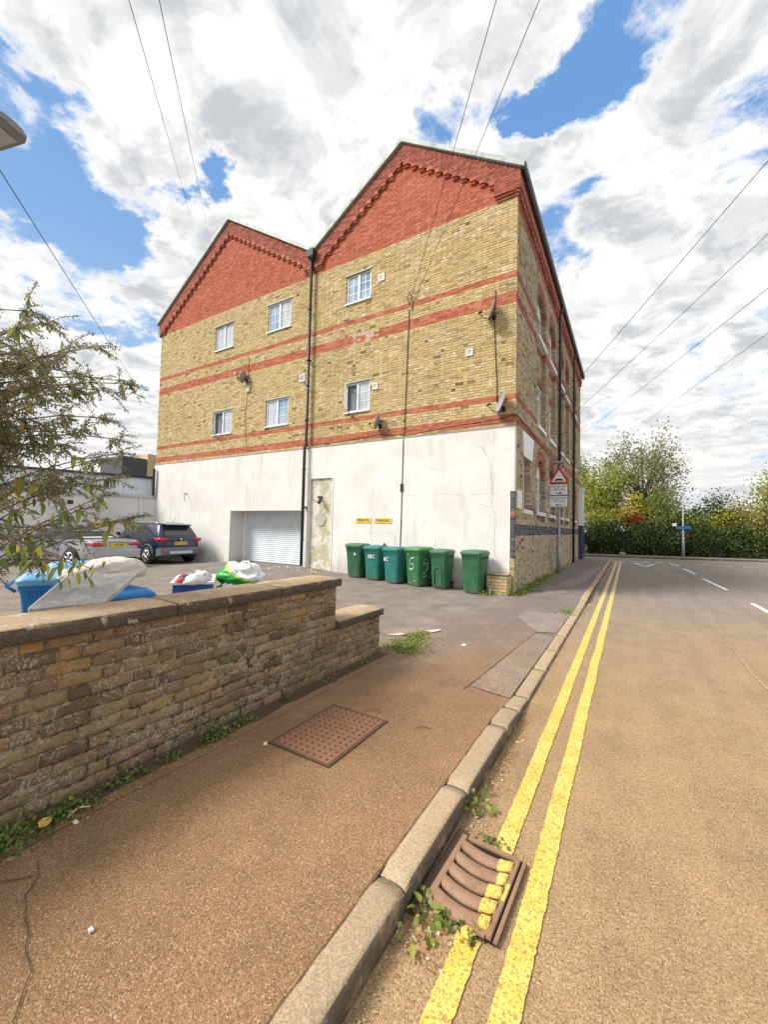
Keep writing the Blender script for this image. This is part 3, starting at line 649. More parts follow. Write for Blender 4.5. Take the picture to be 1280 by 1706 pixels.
# ------------------------------------------------------------------ street side of the mill
BAY = [(13.33, 14.88), (15.62, 17.12), (18.15, 19.45), (20.0, 21.45), (23.35, 24.7)]
inner = MB().box(SX-.45, SX-.20, FY+.4, 27.0, -.2, 11.3).build('street_wall', m_mort3, mill)
B = Bricks(lambda u, z, dd: (SX+dd, u, z))
def arch_hole(a, b, z, zs, rise):   # springing zs, segmental rise
    if z < zs: return (a, b)
    if z > zs+rise: return None
    c_ = (b-a)/2; Rr = (c_*c_+rise*rise)/(2*rise); h = math.sqrt(max(0, Rr*Rr-(z-zs+Rr-rise)**2)); return ((a+b)/2-h, (a+b)/2+h)
def oh(z):
    r = []
    for (a, b) in BAY:
        if 1.95 < z < 4.1: q_ = arch_hole(a, b, z, 3.55, .45)
        elif 4.1 <= z < 4.95: q_ = None
        elif 4.95 <= z < 9.8: q_ = arch_hole(a, b, z, 9.1, .45)
        else: q_ = None
        if q_: r.append(q_)
    if 2.25 < z < 3.7: r.append((11.5, 12.42))
    return r
def scol(u, z):
    if z > 10.15: return 1
    for a, b in ((8.31, 8.48), (5.02, 5.19)):
        if a < z < b: return 1
    for a, b in ((7.62, 7.91), (4.47, 4.70), (2.2, 2.37)):
        if a < z < b and (u > 12.4 or z > 3): return 1
    for (a, b) in BAY:
        for zs in (3.55, 9.1):
            if zs-.15 < z < zs+.75 and math.hypot((u-(a+b)/2)/.98, z-zs-.0) < (b-a)/2+.16: return 1
    if 1.56 < z < 1.8: return 2
    return 0
B.fill(lambda z: [(FY+.101 if z < 2.66 else FY+.121, 26.9)], -.05, 10.75, scol, oh, depth=.16, mort=0)
# inner recessed brick panels with the window openings
WS = []   # (y0,y1,z0,z1)
for (a, b) in BAY:
    WS += [(a+.12, b-.12, 2.28, 3.86), (a+.12, b-.12, 5.07, 6.62), (a+.12, b-.12, 7.98, 9.42)]
def ih(z): return [(a, b) for (a, b, z0, z1) in WS if z0 < z < z1]
B.fill(lambda z: [(a-.05, b+.05) for a, b in BAY], 1.9, 9.9, lambda u, z: scol(u, z) if not 6.62 < z < 6.9 else 1, ih, depth=.08, d=-.125, mort=0)
B.emit('brickwork', [m_sb, m_rb2, m_bb], inner, [m_mort3])
# eaves corbels (red) and gutter
ec = MB().box(SX, SX+.05, FY, 26.9, 10.62, 10.70); ec.box(SX, SX+.09, FY, 26.9, 10.703, 11.08); ec.build('eaves_course', m_rb2, mill)
eme = MB().box(0, .07, -.07, .07, -.16, 0).mesh('corbel', m_rb2)
for k in range(56): link('corbel', eme, mill, (SX, FY+.25+k*.29, 10.62))
gt = MB(); gt.loft([[(SX+.10, y, 11.20), (SX+.10, y, 11.06), (SX+.15, y, 11.02), (SX+.22, y, 11.06), (SX+.23, y, 11.20)] for y in (FY-.12, 27.1)]); gt.build('gutter', m_black, mill)
def swin(y0, y1, z0, z1, arch):
    x = SX-.17; w = .06; m = MB(); ym = (y0+y1)/2
    m.box(x-.05, x, y0, y0+w, z0, z1); m.box(x-.05, x, y1-w, y1, z0, z1); m.box(x-.05, x, y0+w, y1-w, z0, z0+w); m.box(x-.05, x, y0+w, y1-w, z1-w, z1)
    zt = z0+(z1-z0)*(.30 if z1 < 5 else .72); m.box(x-.05, x+.004, y0+w, y1-w, zt-.03, zt+.03); m.box(x-.05, x+.002, ym-.03, ym+.03, z0+w, z1-w)
    f_ = m.build('window', m_white, mill)
    for (a, b) in ((y0+w, ym-.03), (ym+.03, y1-w)): MB().box(x-.03, x-.025, a, b, z0+w, z1-w).build('pane', m_glass, f_)
    MB().box(SX-.14, SX+.06, y0-.1, y1+.1, z0-.12, z0-.002).build('sill', m_white, f_)
    if arch: MB().box(x-.01, x+.012, y0, y1, z1-.42, z1+.0).build('arch_panel', m_white, f_)
for (a, b, z0, z1) in WS: swin(a, b, z0, z1, z0 < 3 or z0 > 7)
swin(11.5, 12.42, 2.25, 3.7, False)
q = MB(); q.loft([[(SX-.1, 11.25, 4.4), (SX+.03, 11.25, 4.4), (SX+.03, 12.75, 4.4), (SX-.1, 12.75, 4.4)], [(SX-.1, 11.42, 3.72), (SX+.03, 11.42, 3.72), (SX+.03, 12.55, 3.72), (SX-.1, 12.55, 3.72)]]); q.build('window_head_panel', m_white, mill)
MB().box(SX+.005, SX+.03, 10.68, 11.22, 2.24, 2.72).build('white_board', m_white, mill)
for (y, zt) in ((17.72, 10.25), (22.75, 11.0)):
    m = MB(); m.tube([(SX+.16, y, 11.05), (SX+.16, y, 10.85), (SX+.09, y-.05, 10.5), (SX+.09, y-.05, .1)], .055, 10); d_ = m.build('downpipe', m_black, mill, True)
    for z in (9.5, 7.5, 5.5, 3.5, 1.7): MB().cyl((SX+.09, y-.05, z-.04), (SX+.09, y-.05, z+.04), .07, 10).build('pipe_collar', m_black, d_, True)
pl_ = MB().box(SX, SX+.22, 25.95, 26.9, .0, 2.04).build('corner_pilaster', worn('navy_paint', (.035, .04, .12), .5), mill)
MB().box(SX, SX+.22, 25.95, 26.9, 2.043, 4.1).build('pilaster_top', m_white, pl_)
MB().box(SX+.02, SX+.26, 25.9, 26.93, 4.1, 4.25).build('pilaster_cap', m_white, pl_)
# corner brick pier at the pavement
pier = empty('brick_pier', (-2.77, 10.22, gz(-2.86, 10.2)), label='low stub of brick wall at the bottom corner of the white wall', cat='brick pier')
bm_ = {}
pc = MB().box(-.235, .235, -.19, .20, -.1, .47).build('pier_core', m_mort3, pier)
for side in range(2):
    for k in range(6):
        n = 3
        for j in range(n):
            if side == 0: w = .49/2.5; x0 = -.245+j*w-(k % 2)*w/2; x1 = min(.245, x0+w-.01); x0 = max(-.245, x0); 
            else: w = .42/2.5; x0 = -.2+j*w-(k % 2)*w/2; x1 = min(.20, x0+w-.01); x0 = max(-.2, x0)
            if x1-x0 < .03: continue
            e_ = rnd.uniform(0, .012)
            b_ = MB().box(x0, x1, -.205-e_, -.15, .005+k*.078, .072+k*.078) if side == 0 else MB().box(.20, .245+e_, x0, x1, .005+k*.078, .072+k*.078)
            b_.build('brick', m_yb if rnd.random() < .6 else m_sb, pier)
cpz = MB(); cpz.box(-.25, .25, -.215, .2, .475, .50); cpz.build('pier_cap', m_cope, pier)

# ------------------------------------------------------------------ low boundary wall
WX = -2.63
m_ob = brickmat('old_garden_brick', [(0, (.13, .088, .055)), (.2, (.22, .15, .085)), (.5, (.28, .195, .105)), (.75, (.31, .215, .11)), (.88, (.24, .145, .085)), (.96, (.36, .24, .11)), (1, (.32, .265, .19))], stain=(.10, .075, .05), stamt=.35, scale=60, lichen=.9, bumpd=.022)
def fn_omo(t):
    p = t.pos(); n = t.noise(p, 60, 5, .7); n2 = t.noise(p, 13, 6, .7); b = t.noise(p, 1.6, 5, .6)
    c = t.mix(t.ss(n, .35, .65), (.30, .235, .155), (.45, .38, .27))
    c = t.mix(t.m('MULTIPLY', t.ss(n2, .48, .60), t.lin(b, .4, .6, .5, 1.)), c, (.055, .04, .028))
    return {'Base Color': c, 'Normal': t.bump(t.m('SUBTRACT', n, t.m('MULTIPLY', t.ss(n2, .48, .60), .8)), .9, .012), 'Roughness': .95}
m_omo = mat('old_lime_mortar', fn_omo, spec=.2)
m_gold = brickmat('golden_brick', [(0, (.36, .215, .085)), (1, (.30, .19, .09))], stamt=.35, scale=50, bumpd=.018, lichen=.5)
lw = empty('garden_wall', (0, 0, 0), label='old low brick boundary wall with concrete coping stepping down beside the pavement', cat='wall')
def rough_brick(w, h, seed, dep=.05):
    m = MB(); nu, nw = (12 if w > .15 else 6), 5; rings = []
    for i in range(nu+1):
        row = []
        for j in range(nw+1):
            u = w*i/nu; z = h*j/nw; ed = min(i, nu-i, j, nw-j); ex = -.007 if ed == 0 else 0.
            uu = u+.004*nz(u*30+seed, z*30, 1)*(ed == 0); zz = z+.004*nz(u*30, z*30+seed, 3)*(ed == 0)
            x = ex+.0055*nz(u*18+seed*3.1, z*22, seed)+.0055*nz(u*55, z*60, seed+9)
            row.append((x, uu, zz))
        rings.append(row)
    i0 = len(m.v)
    for r_ in rings: m.v += r_
    for i in range(nu):
        for j in range(nw): a = i0+i*(nw+1)+j; m.face(a, a+nw+1, a+nw+2, a+1)
    # sides
    per = [i0+i*(nw+1) for i in range(nu+1)]+[i0+nu*(nw+1)+j for j in range(1, nw+1)]+[i0+i*(nw+1)+nw for i in range(nu-1, -1, -1)]+[i0+j for j in range(nw-1, 0, -1)]
    b0 = len(m.v)
    for q_ in per: v_ = m.v[q_]; m.v.append((-dep, v_[1], v_[2]))
    n = len(per)
    for k in range(n): m.face(per[k], b0+k, b0+(k+1) % n, per[(k+1) % n])
    return m.mesh('brick', m_ob, True)
RB = {}
for k in range(7):
    RB[('s', k)] = rough_brick(.215, .065, k*5.3+1); RB[('h', k)] = rough_brick(.102, .065, k*3.7+40)
def wall_core(y0, y1, z0, z1, nm='mortar'):
    m = MB(); ny, nz_ = int((y1-y0)/.022), int((z1-z0)/.018); i0 = 0
    for i in range(ny+1):
        for j in range(nz_+1):
            y = lerp(y0, y1, i/ny); z = lerp(z0, z1, j/nz_)
            x = WX-.0105+.006*mnoise.noise(Vector((3, y*22, z*26)))+.009*max(0, mnoise.noise(Vector((9, y*3.2, z*5)))-.0)
            m.v.append((x, y, z))
    for i in range(ny):
        for j in range(nz_): a = i*(nz_+1)+j; m.face(a, a+nz_+1, a+nz_+2, a+1)
    m.build(nm, m_omo, lw, True)
    MB().box(WX-.27, WX-.03, y0+.012, y1-.012, z0, z1).build('wall_core', m_omo, lw)
ZC = 1.03
wall_core(-3.0, 3.415, .02, ZC-.002); wall_core(3.415, 4.30, .02, .578)
CH = .0765; stuffl = MB(); rr = random.Random(3)
def put_brick(w, y, z, hi=0, end=None):
    k = rr.randrange(7); kind = 's' if w > .16 else 'h'; W0 = .215 if kind == 's' else .102
    if end is None:
        o = link('brick', RB[(kind, k)], lw, (WX+rr.uniform(-.004, .005), y, z), (rr.uniform(-.006, .006), 0, rr.uniform(-.012, .012)), (1, w/W0, rr.uniform(.95, 1.03)))
    else:
        o = link('brick', RB[(kind, k)], lw, (y, end+rr.uniform(-.002, .004), z), (0, 0, math.pi/2), (1, w/W0, 1))
    if hi: 
        o.material_slots[0].link = 'OBJECT'; o.material_slots[0].material = m_gold
    return o
for k in range(13):
    z = .045+k*CH
    if z+.066 > ZC: break
    yend = 3.42 if z > .55 else 4.305
    y = -.2-(.17 if k % 2 else 0); j = 0
    while y < yend-.02:
        w = .225 if (j % 2 == 0) else .1125
        if rr.random() < .18: w = .225
        w = min(w, yend-y)
        if yend-y-w < .05: w = yend-y
        if w > .235: w = .225
        if w > .03:
            put_brick(w-.0105, y+.005, z, hi=(k >= 9 and .72 < y < 1.3 and rr.random() < .22) or (abs(y-2.62) < .12 and k == 10))
        y += w; j += 1
    # end faces (towards the car park entrance) + back skin
    ye = yend
    for (a, w) in (((WX-.285, .17), (WX-.11, .102)) if k % 2 else ((WX-.285, .102), (WX-.18, .17))): put_brick(w-.008, a, z, end=ye-.0)
    for (a, b) in ((-3.0, -.25),):
        yy = a
        while yy < b: stuffl.box(WX-.03, WX-.001, yy, yy+.215, z, z+.066); yy += .225
    yy = -3.0-(.11 if k % 2 else 0)
    while yy < ye-.1: stuffl.box(WX-.288, WX-.26, yy, min(yy+.215, ye), z, z+.066); yy += .225
stuffl.a = [rr.random() for f in range(len(stuffl.f)//6) for _ in range(6)]
tag(stuffl.build('brickwork', m_ob, lw), kind='stuff')
def coping(y0, y1, z0, z1, x0=-2.985, x1=-2.585, seed=0):
    m = MB(); n = max(4, int((y1-y0)/.05)); rings = []
    for k in range(n+1):
        y = lerp(y0, y1, k/n); e = .012 if k in (0, n) else 0
        j = lambda a: .004*mnoise.noise(Vector((y*14, a, seed)))+.002*mnoise.noise(Vector((y*60, a, seed)))
        rings.append([(x0, y, z0), (x0+e, y, z1-.012-e+j(1)), (x0+.015+e, y, z1-e*.6+j(2)), (-2.8, y, z1+.006-e*.5+j(3)), (x1-.010-e, y, z1-e*.6+j(4)), (x1-.002-e+j(5), y, z1-.007-e), (x1-e+j(6), y, z1-.02), (x1-e+j(7), y, z0+.008), (x1-.01, y, z0)])
    m.loft(rings); m.build('coping_stone', m_cope, lw, True)
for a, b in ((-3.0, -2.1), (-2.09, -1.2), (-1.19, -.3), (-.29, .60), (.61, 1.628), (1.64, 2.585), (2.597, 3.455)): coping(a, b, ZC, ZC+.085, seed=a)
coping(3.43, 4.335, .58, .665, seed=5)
# dirt, moss and weeds strip along the foot of the wall
m = MB()
for i in range(110):
    y = lerp(-2.0, 4.32, i/109); w = .055+.05*abs(nz(y*2.3, 0, 1))+.035*abs(nz(y*9, 3, 1)); h = .02+.018*nz(y*5, 1, 4)
    for (x, z) in ((WX+.0, h+.012), (WX+.02, h+.006), (WX+.035, h*.6), (WX+.04+w*.7, .013+.004*nz(y*20, 2, 2)), (WX+.05+w, -.004)): m.v.append((x, y, gz(WX, y)+z))
    if i:
        o_ = len(m.v)-10
        for j in range(4): m.face(o_+j, o_+j+1, o_+j+6, o_+j+5)
tag(m.build('soil_strip', m_soil, None, True), kind='structure')

# ------------------------------------------------------------------ leaves helper
def leafmat(name, stops, trans=.35, rough=.55, sc=None):
    def fn(t):
        ob = t.add('ShaderNodeObjectInfo').outputs['Random']; at = t.add('ShaderNodeAttribute', attribute_name='rnd').outputs['Fac']
        r = t.m('FRACT', t.m('ADD', ob, at)); c = t.ramp(r, stops); c = t.mul(c, t.lin(t.noise(t.pos(), 40, 2, .5), .3, .7, .85, 1.15))
        def sh(b):
            tr = t.add('ShaderNodeBsdfTranslucent', {0: c}); mx = t.add('ShaderNodeMixShader', {0: trans}); t.l.new(b, mx.inputs[1]); t.l.new(tr.outputs[0], mx.inputs[2]); return mx.outputs[0]
        return {'Base Color': c, 'shader': sh}
    return mat(name, fn, rough=rough, spec=.35)
def leaf_mesh(L, W, mt, fold=.25, droop=.3, n=5, nm='leaf', shape='lance', tooth=0):
    m = MB()
    for k in range(n+1):
        u = k/n; w = W/2*(math.sin(math.pi*min(1, u**(.75 if shape == 'lance' else .55)))**(.8 if shape == 'lance' else .6)+.02); x = L*u*(1-droop*.25*u); z = -droop*L*u*u*.6
        m.v += [(x, -w, z+fold*w), (x, 0, z), (x, w, z+fold*w)]
        if k: i = len(m.v)-6; m.face(i, i+1, i+4, i+3); m.face(i+1, i+2, i+5, i+4)
    return m.mesh(nm, mt, True)
def leafcloud(name, P, N, size, mt, parent=None, asp=.55, kind=None, rn=None, rs=nrs):
    """one small folded leaf card per point; P (n,3), N (n,3) axis or None"""
    n = len(P); P = np.asarray(P, float)
    A = rs.normal(size=(n, 3)) if N is None else np.asarray(N)+rs.normal(size=(n, 3))*.35
    A /= np.linalg.norm(A, axis=1)[:, None]; T = rs.normal(size=(n, 3)); Bv = np.cross(A, T); Bv /= np.linalg.norm(Bv, axis=1)[:, None]
    s_ = (np.asarray(size)*rs.uniform(.65, 1.35, n))[:, None]
    v = np.stack([P, P+A*s_*.5+Bv*s_*asp*.5, P+A*s_, P+A*s_*.5-Bv*s_*asp*.5], 1).reshape(-1, 3)
    me = bpy.data.meshes.new(name); me.vertices.add(4*n); me.vertices.foreach_set('co', v.ravel())
    me.loops.add(4*n); me.loops.foreach_set('vertex_index', np.arange(4*n)); me.polygons.add(n); me.polygons.foreach_set('loop_start', np.arange(n)*4); me.polygons.foreach_set('loop_total', np.full(n, 4))
    me.update(); me.validate(); me.materials.append(mt)
    r = rs.uniform(0, 1, n) if rn is None else rn
    me.attributes.new('rnd', 'FLOAT', 'FACE').data.foreach_set('value', np.asarray(r, 'f'))
    o = link(name, me, parent)
    if kind: o['kind'] = kind
    return o
m_weed = leafmat('weed_leaf', [(0, (.10, .17, .03)), (.4, (.20, .28, .05)), (.75, (.30, .36, .07)), (.93, (.45, .44, .10)), (1, (.50, .34, .10))])
m_weed2 = leafmat('fern_leaf', [(0, (.09, .14, .04)), (.6, (.20, .26, .07)), (1, (.34, .36, .12))])
m_dead = leafmat('dead_leaf', [(0, (.30, .12, .05)), (.25, (.50, .20, .07)), (.5, (.45, .30, .16)), (.7, (.62, .45, .26)), (.9, (.70, .62, .45)), (1, (.35, .22, .12))], .15)
LM = [leaf_mesh(.05, .026, m_weed, .3, .5, 4, shape='oval'), leaf_mesh(.062, .026, m_weed, .2, .8, 4, shape='oval'), leaf_mesh(.04, .024, m_weed, .4, .3, 4, shape='oval')]
def weed(x, y, n, spread, label, s=1.0, wallside=0, hgt=.08, group=None):
    z = gz(x, y) if x < -.84 else 0.; w_ = empty('weed_clump', (x, y, z), label=label, cat='weed', group=group)
    st = MB()
    for k in range(n):
        a = rnd.uniform(0, 6.28); r_ = spread*math.sqrt(rnd.random()); h = hgt*rnd.uniform(.25, 1)*(1.1-r_/spread*.5)
        px, py = r_*math.cos(a)*.6, r_*math.sin(a)
        link('leaf', rnd.choice(LM), w_, (px, py, h), (rnd.uniform(-.4, .4), rnd.uniform(-.7, .5), a+rnd.uniform(-.8, .8)), (s*rnd.uniform(.6, 1.15),)*3)
        st.tube([(px*.2, py*.3, 0), (px*.8, py*.8, h*.7), (px, py, h)], .0012, 3)
    st.build('stem', mat('weed_stem', col=(.20, .22, .07), rough=.6), w_)
    return w_
def ferny(name, x, y, n, sx, sy, h, size, label, cat='weed', mt=None, hb=0):
    P = np.stack([nrs.normal(0, sx, n), nrs.normal(0, sy, n), np.abs(nrs.normal(0, h, n))+.005], 1); P[:, 2] *= np.exp(-(P[:, 1]/(2*sy))**2)
    o = leafcloud(name, P, None, size, mt or m_weed2, asp=.7); o.location = (x, y, (gz(x, y) if x < -.84 else 0)+hb); return tag(o, label, cat, kind='stuff')
# weeds in the gutter
weed(-.765, 2.42, 26, .13, 'leafy green weed growing from the kerb face just beyond the drain grate', 1.0, hgt=.10)
weed(-.73, 1.60, 30, .14, 'bright green weed growing against the kerb at the near end of the drain grate', 1.05, hgt=.07)
ferny('weed_clump', -.62, 2.185, 60, .05, .015, .018, .022, 'thin strip of small green weed along the far edge of the drain grate')
ferny('weed_clump', -.575, 1.66, 90, .045, .03, .018, .022, 'mossy yellow green weed at the near right corner of the drain grate')
# weeds along the wall foot
for (x, y, n, sx, sy, h, lb) in ((-2.51, .74, 700, .06, .12, .055, 'largest bushy green weed at the foot of the garden wall, nearest the camera'),
        (-2.53, 1.04, 320, .035, .07, .04, 'green ferny weed at the wall foot beside a fallen pale stick'),
        (-2.57, 1.32, 240, .025, .09, .03, 'second ferny green weed from the near end of the garden wall foot'),
        (-2.57, 1.62, 80, .02, .05, .02, 'small sparse weed at the wall foot below the first coping joint'),
        (-2.555, 1.93, 420, .035, .06, .045, 'dense dark green weed at the wall foot left of the manhole cover'),
        (-2.56, 2.17, 150, .03, .06, .04, 'round leaved weed hugging the wall foot near the manhole cover'),
        (-2.575, 2.68, 60, .015, .04, .018, 'tiny weed at the wall foot beyond the manhole cover'),
        (-2.575, 3.3, 70, .015, .08, .016, 'thin line of weed at the foot of the wall step'),
        (-2.575, 3.85, 90, .018, .10, .018, 'low weed line at the foot of the short wall section')):
    ferny('weed_clump', x, y, n, sx, sy, h, .022, lb)
ferny('moss_patch', -2.50, 4.72, 1100, .16, .22, .012, .030, 'bright green moss and weed on broken ground at the end of the garden wall', 'moss', m_weed)
ferny('moss_patch', -2.58, 5.25, 500, .10, .16, .010, .028, 'small green moss streak by the pale broken concrete', 'moss', m_weed)
ferny('moss_patch', -1.05, 8.9, 300, .07, .22, .01, .03, 'green moss on the pavement edge beside the dropped kerb', 'moss', m_weed)
for i, (y, n, lb) in enumerate(((10.95, 420, 'bright green weeds at the street corner of the building by the brick pier'), (11.9, 380, 'second clump of green weeds along the street side wall base'), (13.3, 420, 'green weeds along the wall base between the corner and sign post'), (14.7, 350, 'green weeds along the wall base just before the sign post'), (17.4, 350, 'green weeds along the wall base just past the sign post'))):
    ferny('weed_clump', -2.32, y, n, .07, .42, .05, .05, lb, 'weed', m_weed)
ferny('weed_clump', -3.0, 9.85, 160, .10, .10, .04, .05, 'small green weed at the foot of the brick pier', 'weed', m_weed)
# debris in gutter
def debris(x0, x1, y0, y1, n, size, label, mt=m_dead, z=.006, name='fallen_leaves'):
    P = np.stack([nrs.uniform(x0, x1, n), nrs.uniform(y0, y1, n), np.zeros(n)], 1); 
    for q_ in P: q_[2] = (gz(q_[0], q_[1]) if q_[0] < -.84 else 0)+z+nrs.uniform(0, .008)
    A = nrs.normal(size=(n, 3)); A[:, 2] *= .12
    o = leafcloud(name, P, A*3, size, mt, asp=.5, rs=nrs); return tag(o, label, 'dead leaves', kind='stuff')
debris(-.80, -.70, 2.6, 3.2, 160, .018, 'orange and pale dead leaves lying in the gutter')
debris(-.80, -.72, 3.2, 3.9, 110, .018, 'orange crumbled leaves in the gutter near the dropped kerb')
debris(-.81, -.60, 1.45, 1.68, 170, .018, 'pale dead leaves and twigs at the near end of the grate')
debris(-.80, -.68, 2.1, 2.5, 110, .016, 'brown litter under the gutter weed')
debris(-.81, -.74, .3, 1.45, 90, .013, 'dead leaf crumbs along the near kerb')
debris(-.81, -.70, 9, 24, 500, .04, 'dead leaves scattered along the far gutter')
debris(-2.56, -2.40, .6, 1.6, 90, .018, 'dead leaves caught along the foot of the garden wall')
debris(-2.55, -2.47, 1.6, 4.3, 110, .012, 'crumbs of dead leaf along the wall foot')
debris(-2.3, -.3, .2, 7, 110, .006, 'pale grit chips scattered over the pavement', mat('pale_chip', col=(.72, .64, .50), rough=.9), .003, 'grit')
debris(-.3, 3.2, .8, 9, 70, .006, 'pale grit chips scattered over the road', MATS['pale_chip'], .012, 'grit')
for (x, y, s_, lb) in ((-1.74, .80, .013, 'small white chip of plastic on the near pavement'), (-2.20, 2.08, .022, 'crumpled white scrap at the manhole cover corner'), (-2.43, 1.02, .018, 'pale folded scrap beside the weeds at the wall foot'), (-1.9, 5.3, .05, 'white paint spot on the driveway')):
    m = MB(); m.loft([[(-s_, -s_*.5, 0), (s_*.8, -s_*.6, 0), (s_, s_*.4, 0), (-s_*.6, s_*.6, 0)], [(-s_*.8, -s_*.4, .006), (s_*.6, -s_*.5, .009), (s_*.8, s_*.3, .005), (-s_*.5, s_*.5, .008)]])
    tag(m.build('litter_scrap', mat('scrap_white', col=(.78, .75, .68), rough=.7), loc=(x, y, gz(x, y)+.005), rot=(0, 0, x*9)), lb, 'litter')
m = MB(); m.tube([(-2.47, 1.0, .125), (-2.48, 1.05, .145), (-2.46, 1.10, .13)], .004, 5); tag(m.build('dry_stick', mat('dry_stick', col=(.62, .52, .36), rough=.8), None, True), 'pale dry stick lying among weeds at the wall foot', 'stick')
ll = leaf_mesh(.07, .05, mat('yellow_leaf', col=(.62, .40, .08), rough=.6), .3, .3, 5); tag(link('fallen_leaf', ll, None, (-2.46, .88, .15), (.3, -.3, 2.)), 'single yellow fallen leaf on the weeds near the camera', 'leaf')

# ------------------------------------------------------------------ manhole cover
m_iron = worn('rusty_manhole_iron', (.30, .155, .085), .75, .4, 14, dirt=(.12, .06, .035), bumpd=.003)
mc = empty('manhole_cover', (-1.92, 2.475, gz(-1.9, 2.4)), .0, 'rusty brown rectangular manhole cover with raised studs set in the pavement', 'manhole cover')
MB().box(-.275, .277, -.375, .375, -.03, .0078).build('joint_bed', m_crack, mc)
MB().box(-.248, .248, -.348, .348, -.02, .012).build('cover_plate', m_iron, mc, bevel=.003)
fr = MB(); fr.box(-.265, -.254, -.365, .365, .0, .010); fr.box(.256, .267, -.365, .365, 0, .012); fr.box(-.254, .256, -.365, -.354, 0, .010); fr.box(-.254, .256, .354, .365, 0, .010); fr.build('cover_frame', worn('rust_frame', (.20, .10, .055), .9, .5, 20), mc)
st = MB(); 
for i in range(9):
    for j in range(13):
        x, y = -.216+i*.054, -.324+j*.054; r_ = .011; st.loft([[(x+k*math.cos(a), y+.75*k*math.sin(a), z) for a in [2*math.pi*q_/6 for q_ in range(6)]] for k, z in ((r_, .011), (r_*.75, .021))])
tag(st.build('stud', worn('stud_iron', (.20, .095, .055), .8, .4, 20), mc), kind='stuff')

# ------------------------------------------------------------------ drain grate
m_gr = worn('rusty_drain_iron', (.30, .175, .105), .7, .45, 16, dirt=(.10, .06, .04), bumpd=.003)
dg = empty('drain_grate', (-.612, 1.905, 0), math.radians(-2), 'rusty gutter drain grate with curved bars against the kerb, yellow paint on bar ends', 'drain grate')
pit_ = MB(); pit_.box(-.150, .178, -.235, .238, .010, .0155); pit_.build('drain_pit', mat('drain_black', col=(.012, .009, .006), rough=1), dg)
for q_ in ((-.150, -.122, -.215, .225, .014, .034), (.128, .152, -.232, .215, .014, .036), (.160, .178, -.235, .225, .014, .026)): MB().box(*q_).build('grate_frame', m_gr, dg, bevel=.003)
MB().box(-.12, .13, .212, .238, .014, .026).build('grate_end', m_gr, dg); MB().box(-.115, .125, -.236, -.205, .014, .024).build('grate_end', m_gr, dg)
m_drip = mat('yellow_drip_paint', fn_yel, rough=.75)
MB().box(.135, .15, -.05, .05, .0355, .037).build('paint_drip', m_yel, dg)
for k in range(5):
    yc = .168-k*.0835; rings = []; r2 = []
    for i in range(13):
        u = lerp(-.122, .130, i/12); sag = -.030*math.cos((u-.01)/.135*math.pi/2); w = .0365-.003*abs(u)/.13; hh = .040
        prof_ = [(-w, .014), (-w*.9, hh*.7), (-w*.35, hh), (w*.4, hh*.98), (w*.92, hh*.66), (w, .014)]
        if i == 12: u = .1295
        rings.append([(u, yc+sag+a, z) for a, z in prof_])
        if u > .062+.012*math.sin(k*2.2): r2.append([(u, yc+sag+a*1.06, z+.0032+.001*math.sin(i*3+k)) for a, z in prof_])
    b_ = MB().loft(rings).build('grate_bar', m_gr, dg, True)
    if len(r2) > 1: MB().loft(r2).build('paint_drip', m_yel, b_, True)
m = MB(); m.loft([[(.06+.035*math.cos(a)*k, -.245+.03*math.sin(a)*k*(1+.2*math.sin(3*a)), z) for a in [6.283*q_/10 for q_ in range(10)]] for k, z in ((1, .012), (.85, .022), (.3, .026))]); m.build('paint_blob', m_yel, dg, True)

m = MB(); m.loft([[(-.19, y, .0), (-.19, y, .022), (-.14, y, .017), (-.14, y, 0)] for y in (-.3, -.1, .1, .27)]); m.build('gutter_silt', m_soil, dg)
# ------------------------------------------------------------------ text helper
def text_mesh(s_, size, mt, th=.002, name='lettering', bold=0):
    cu = bpy.data.curves.new(name, 'FONT'); cu.body = s_; cu.size = size; cu.extrude = th; cu.align_x = 'CENTER'; cu.align_y = 'CENTER'; cu.offset = bold
    o = bpy.data.objects.new('tmp', cu); COL.objects.link(o); dg_ = bpy.context.evaluated_depsgraph_get(); me = bpy.data.meshes.new_from_object(o.evaluated_get(dg_)); me.name = name
    bpy.data.objects.remove(o); me.materials.clear(); me.materials.append(mt); return me
# face directions: 'F' faces -Y (towards camera), 'E' faces +X
RF = (math.pi/2, 0, 0); RE = (math.pi/2, 0, math.pi/2)
m_txtw = mat('white_lettering', col=(.82, .82, .80), rough=.6); m_txtb = mat('black_lettering', col=(.02, .02, .02), rough=.6)

# ------------------------------------------------------------------ wheelie bins
def bincol(nm, c, c2):
    def fn(t):
        p = t.obj(); n = t.noise(p, 4, 5, .6); z = t.xyz(p)[2]
        st_ = t.noise(t.vm('MULTIPLY', p, (9, 9, 1.2)).outputs[0], 2.2, 5, .65)
        cc = t.mix(t.m('MULTIPLY', t.ss(n, .4, .65), .6), c, c2); cc = t.mix(t.m('MULTIPLY', t.ss(st_, .55, .75), .3), cc, (.30, .33, .28))
        cc = t.mix(t.m('MULTIPLY', t.ss(z, .22, 0.), t.ss(t.noise(p, 12, 4, .7), .35, .6)), cc, (.16, .14, .11))
        return {'Base Color': cc, 'Roughness': t.lin(n, .3, .7, .38, .6)}
    return mat(nm, fn, spec=.4)
m_rub = mat('black_rubber', col=(.02, .02, .02), rough=.8)
def rrect(w, d_, r, z, cx=0, cy=0, n=3):
    P = []
    for sx, sy, a0 in ((1, 1, 0), (-1, 1, 90), (-1, -1, 180), (1, -1, 270)):
        for k in range(n+1):
            a = math.radians(a0+90*k/n); P.append((cx+sx*(w/2-r)+r*math.cos(a), cy+sy*(d_/2-r)+r*math.sin(a), z))
    return P
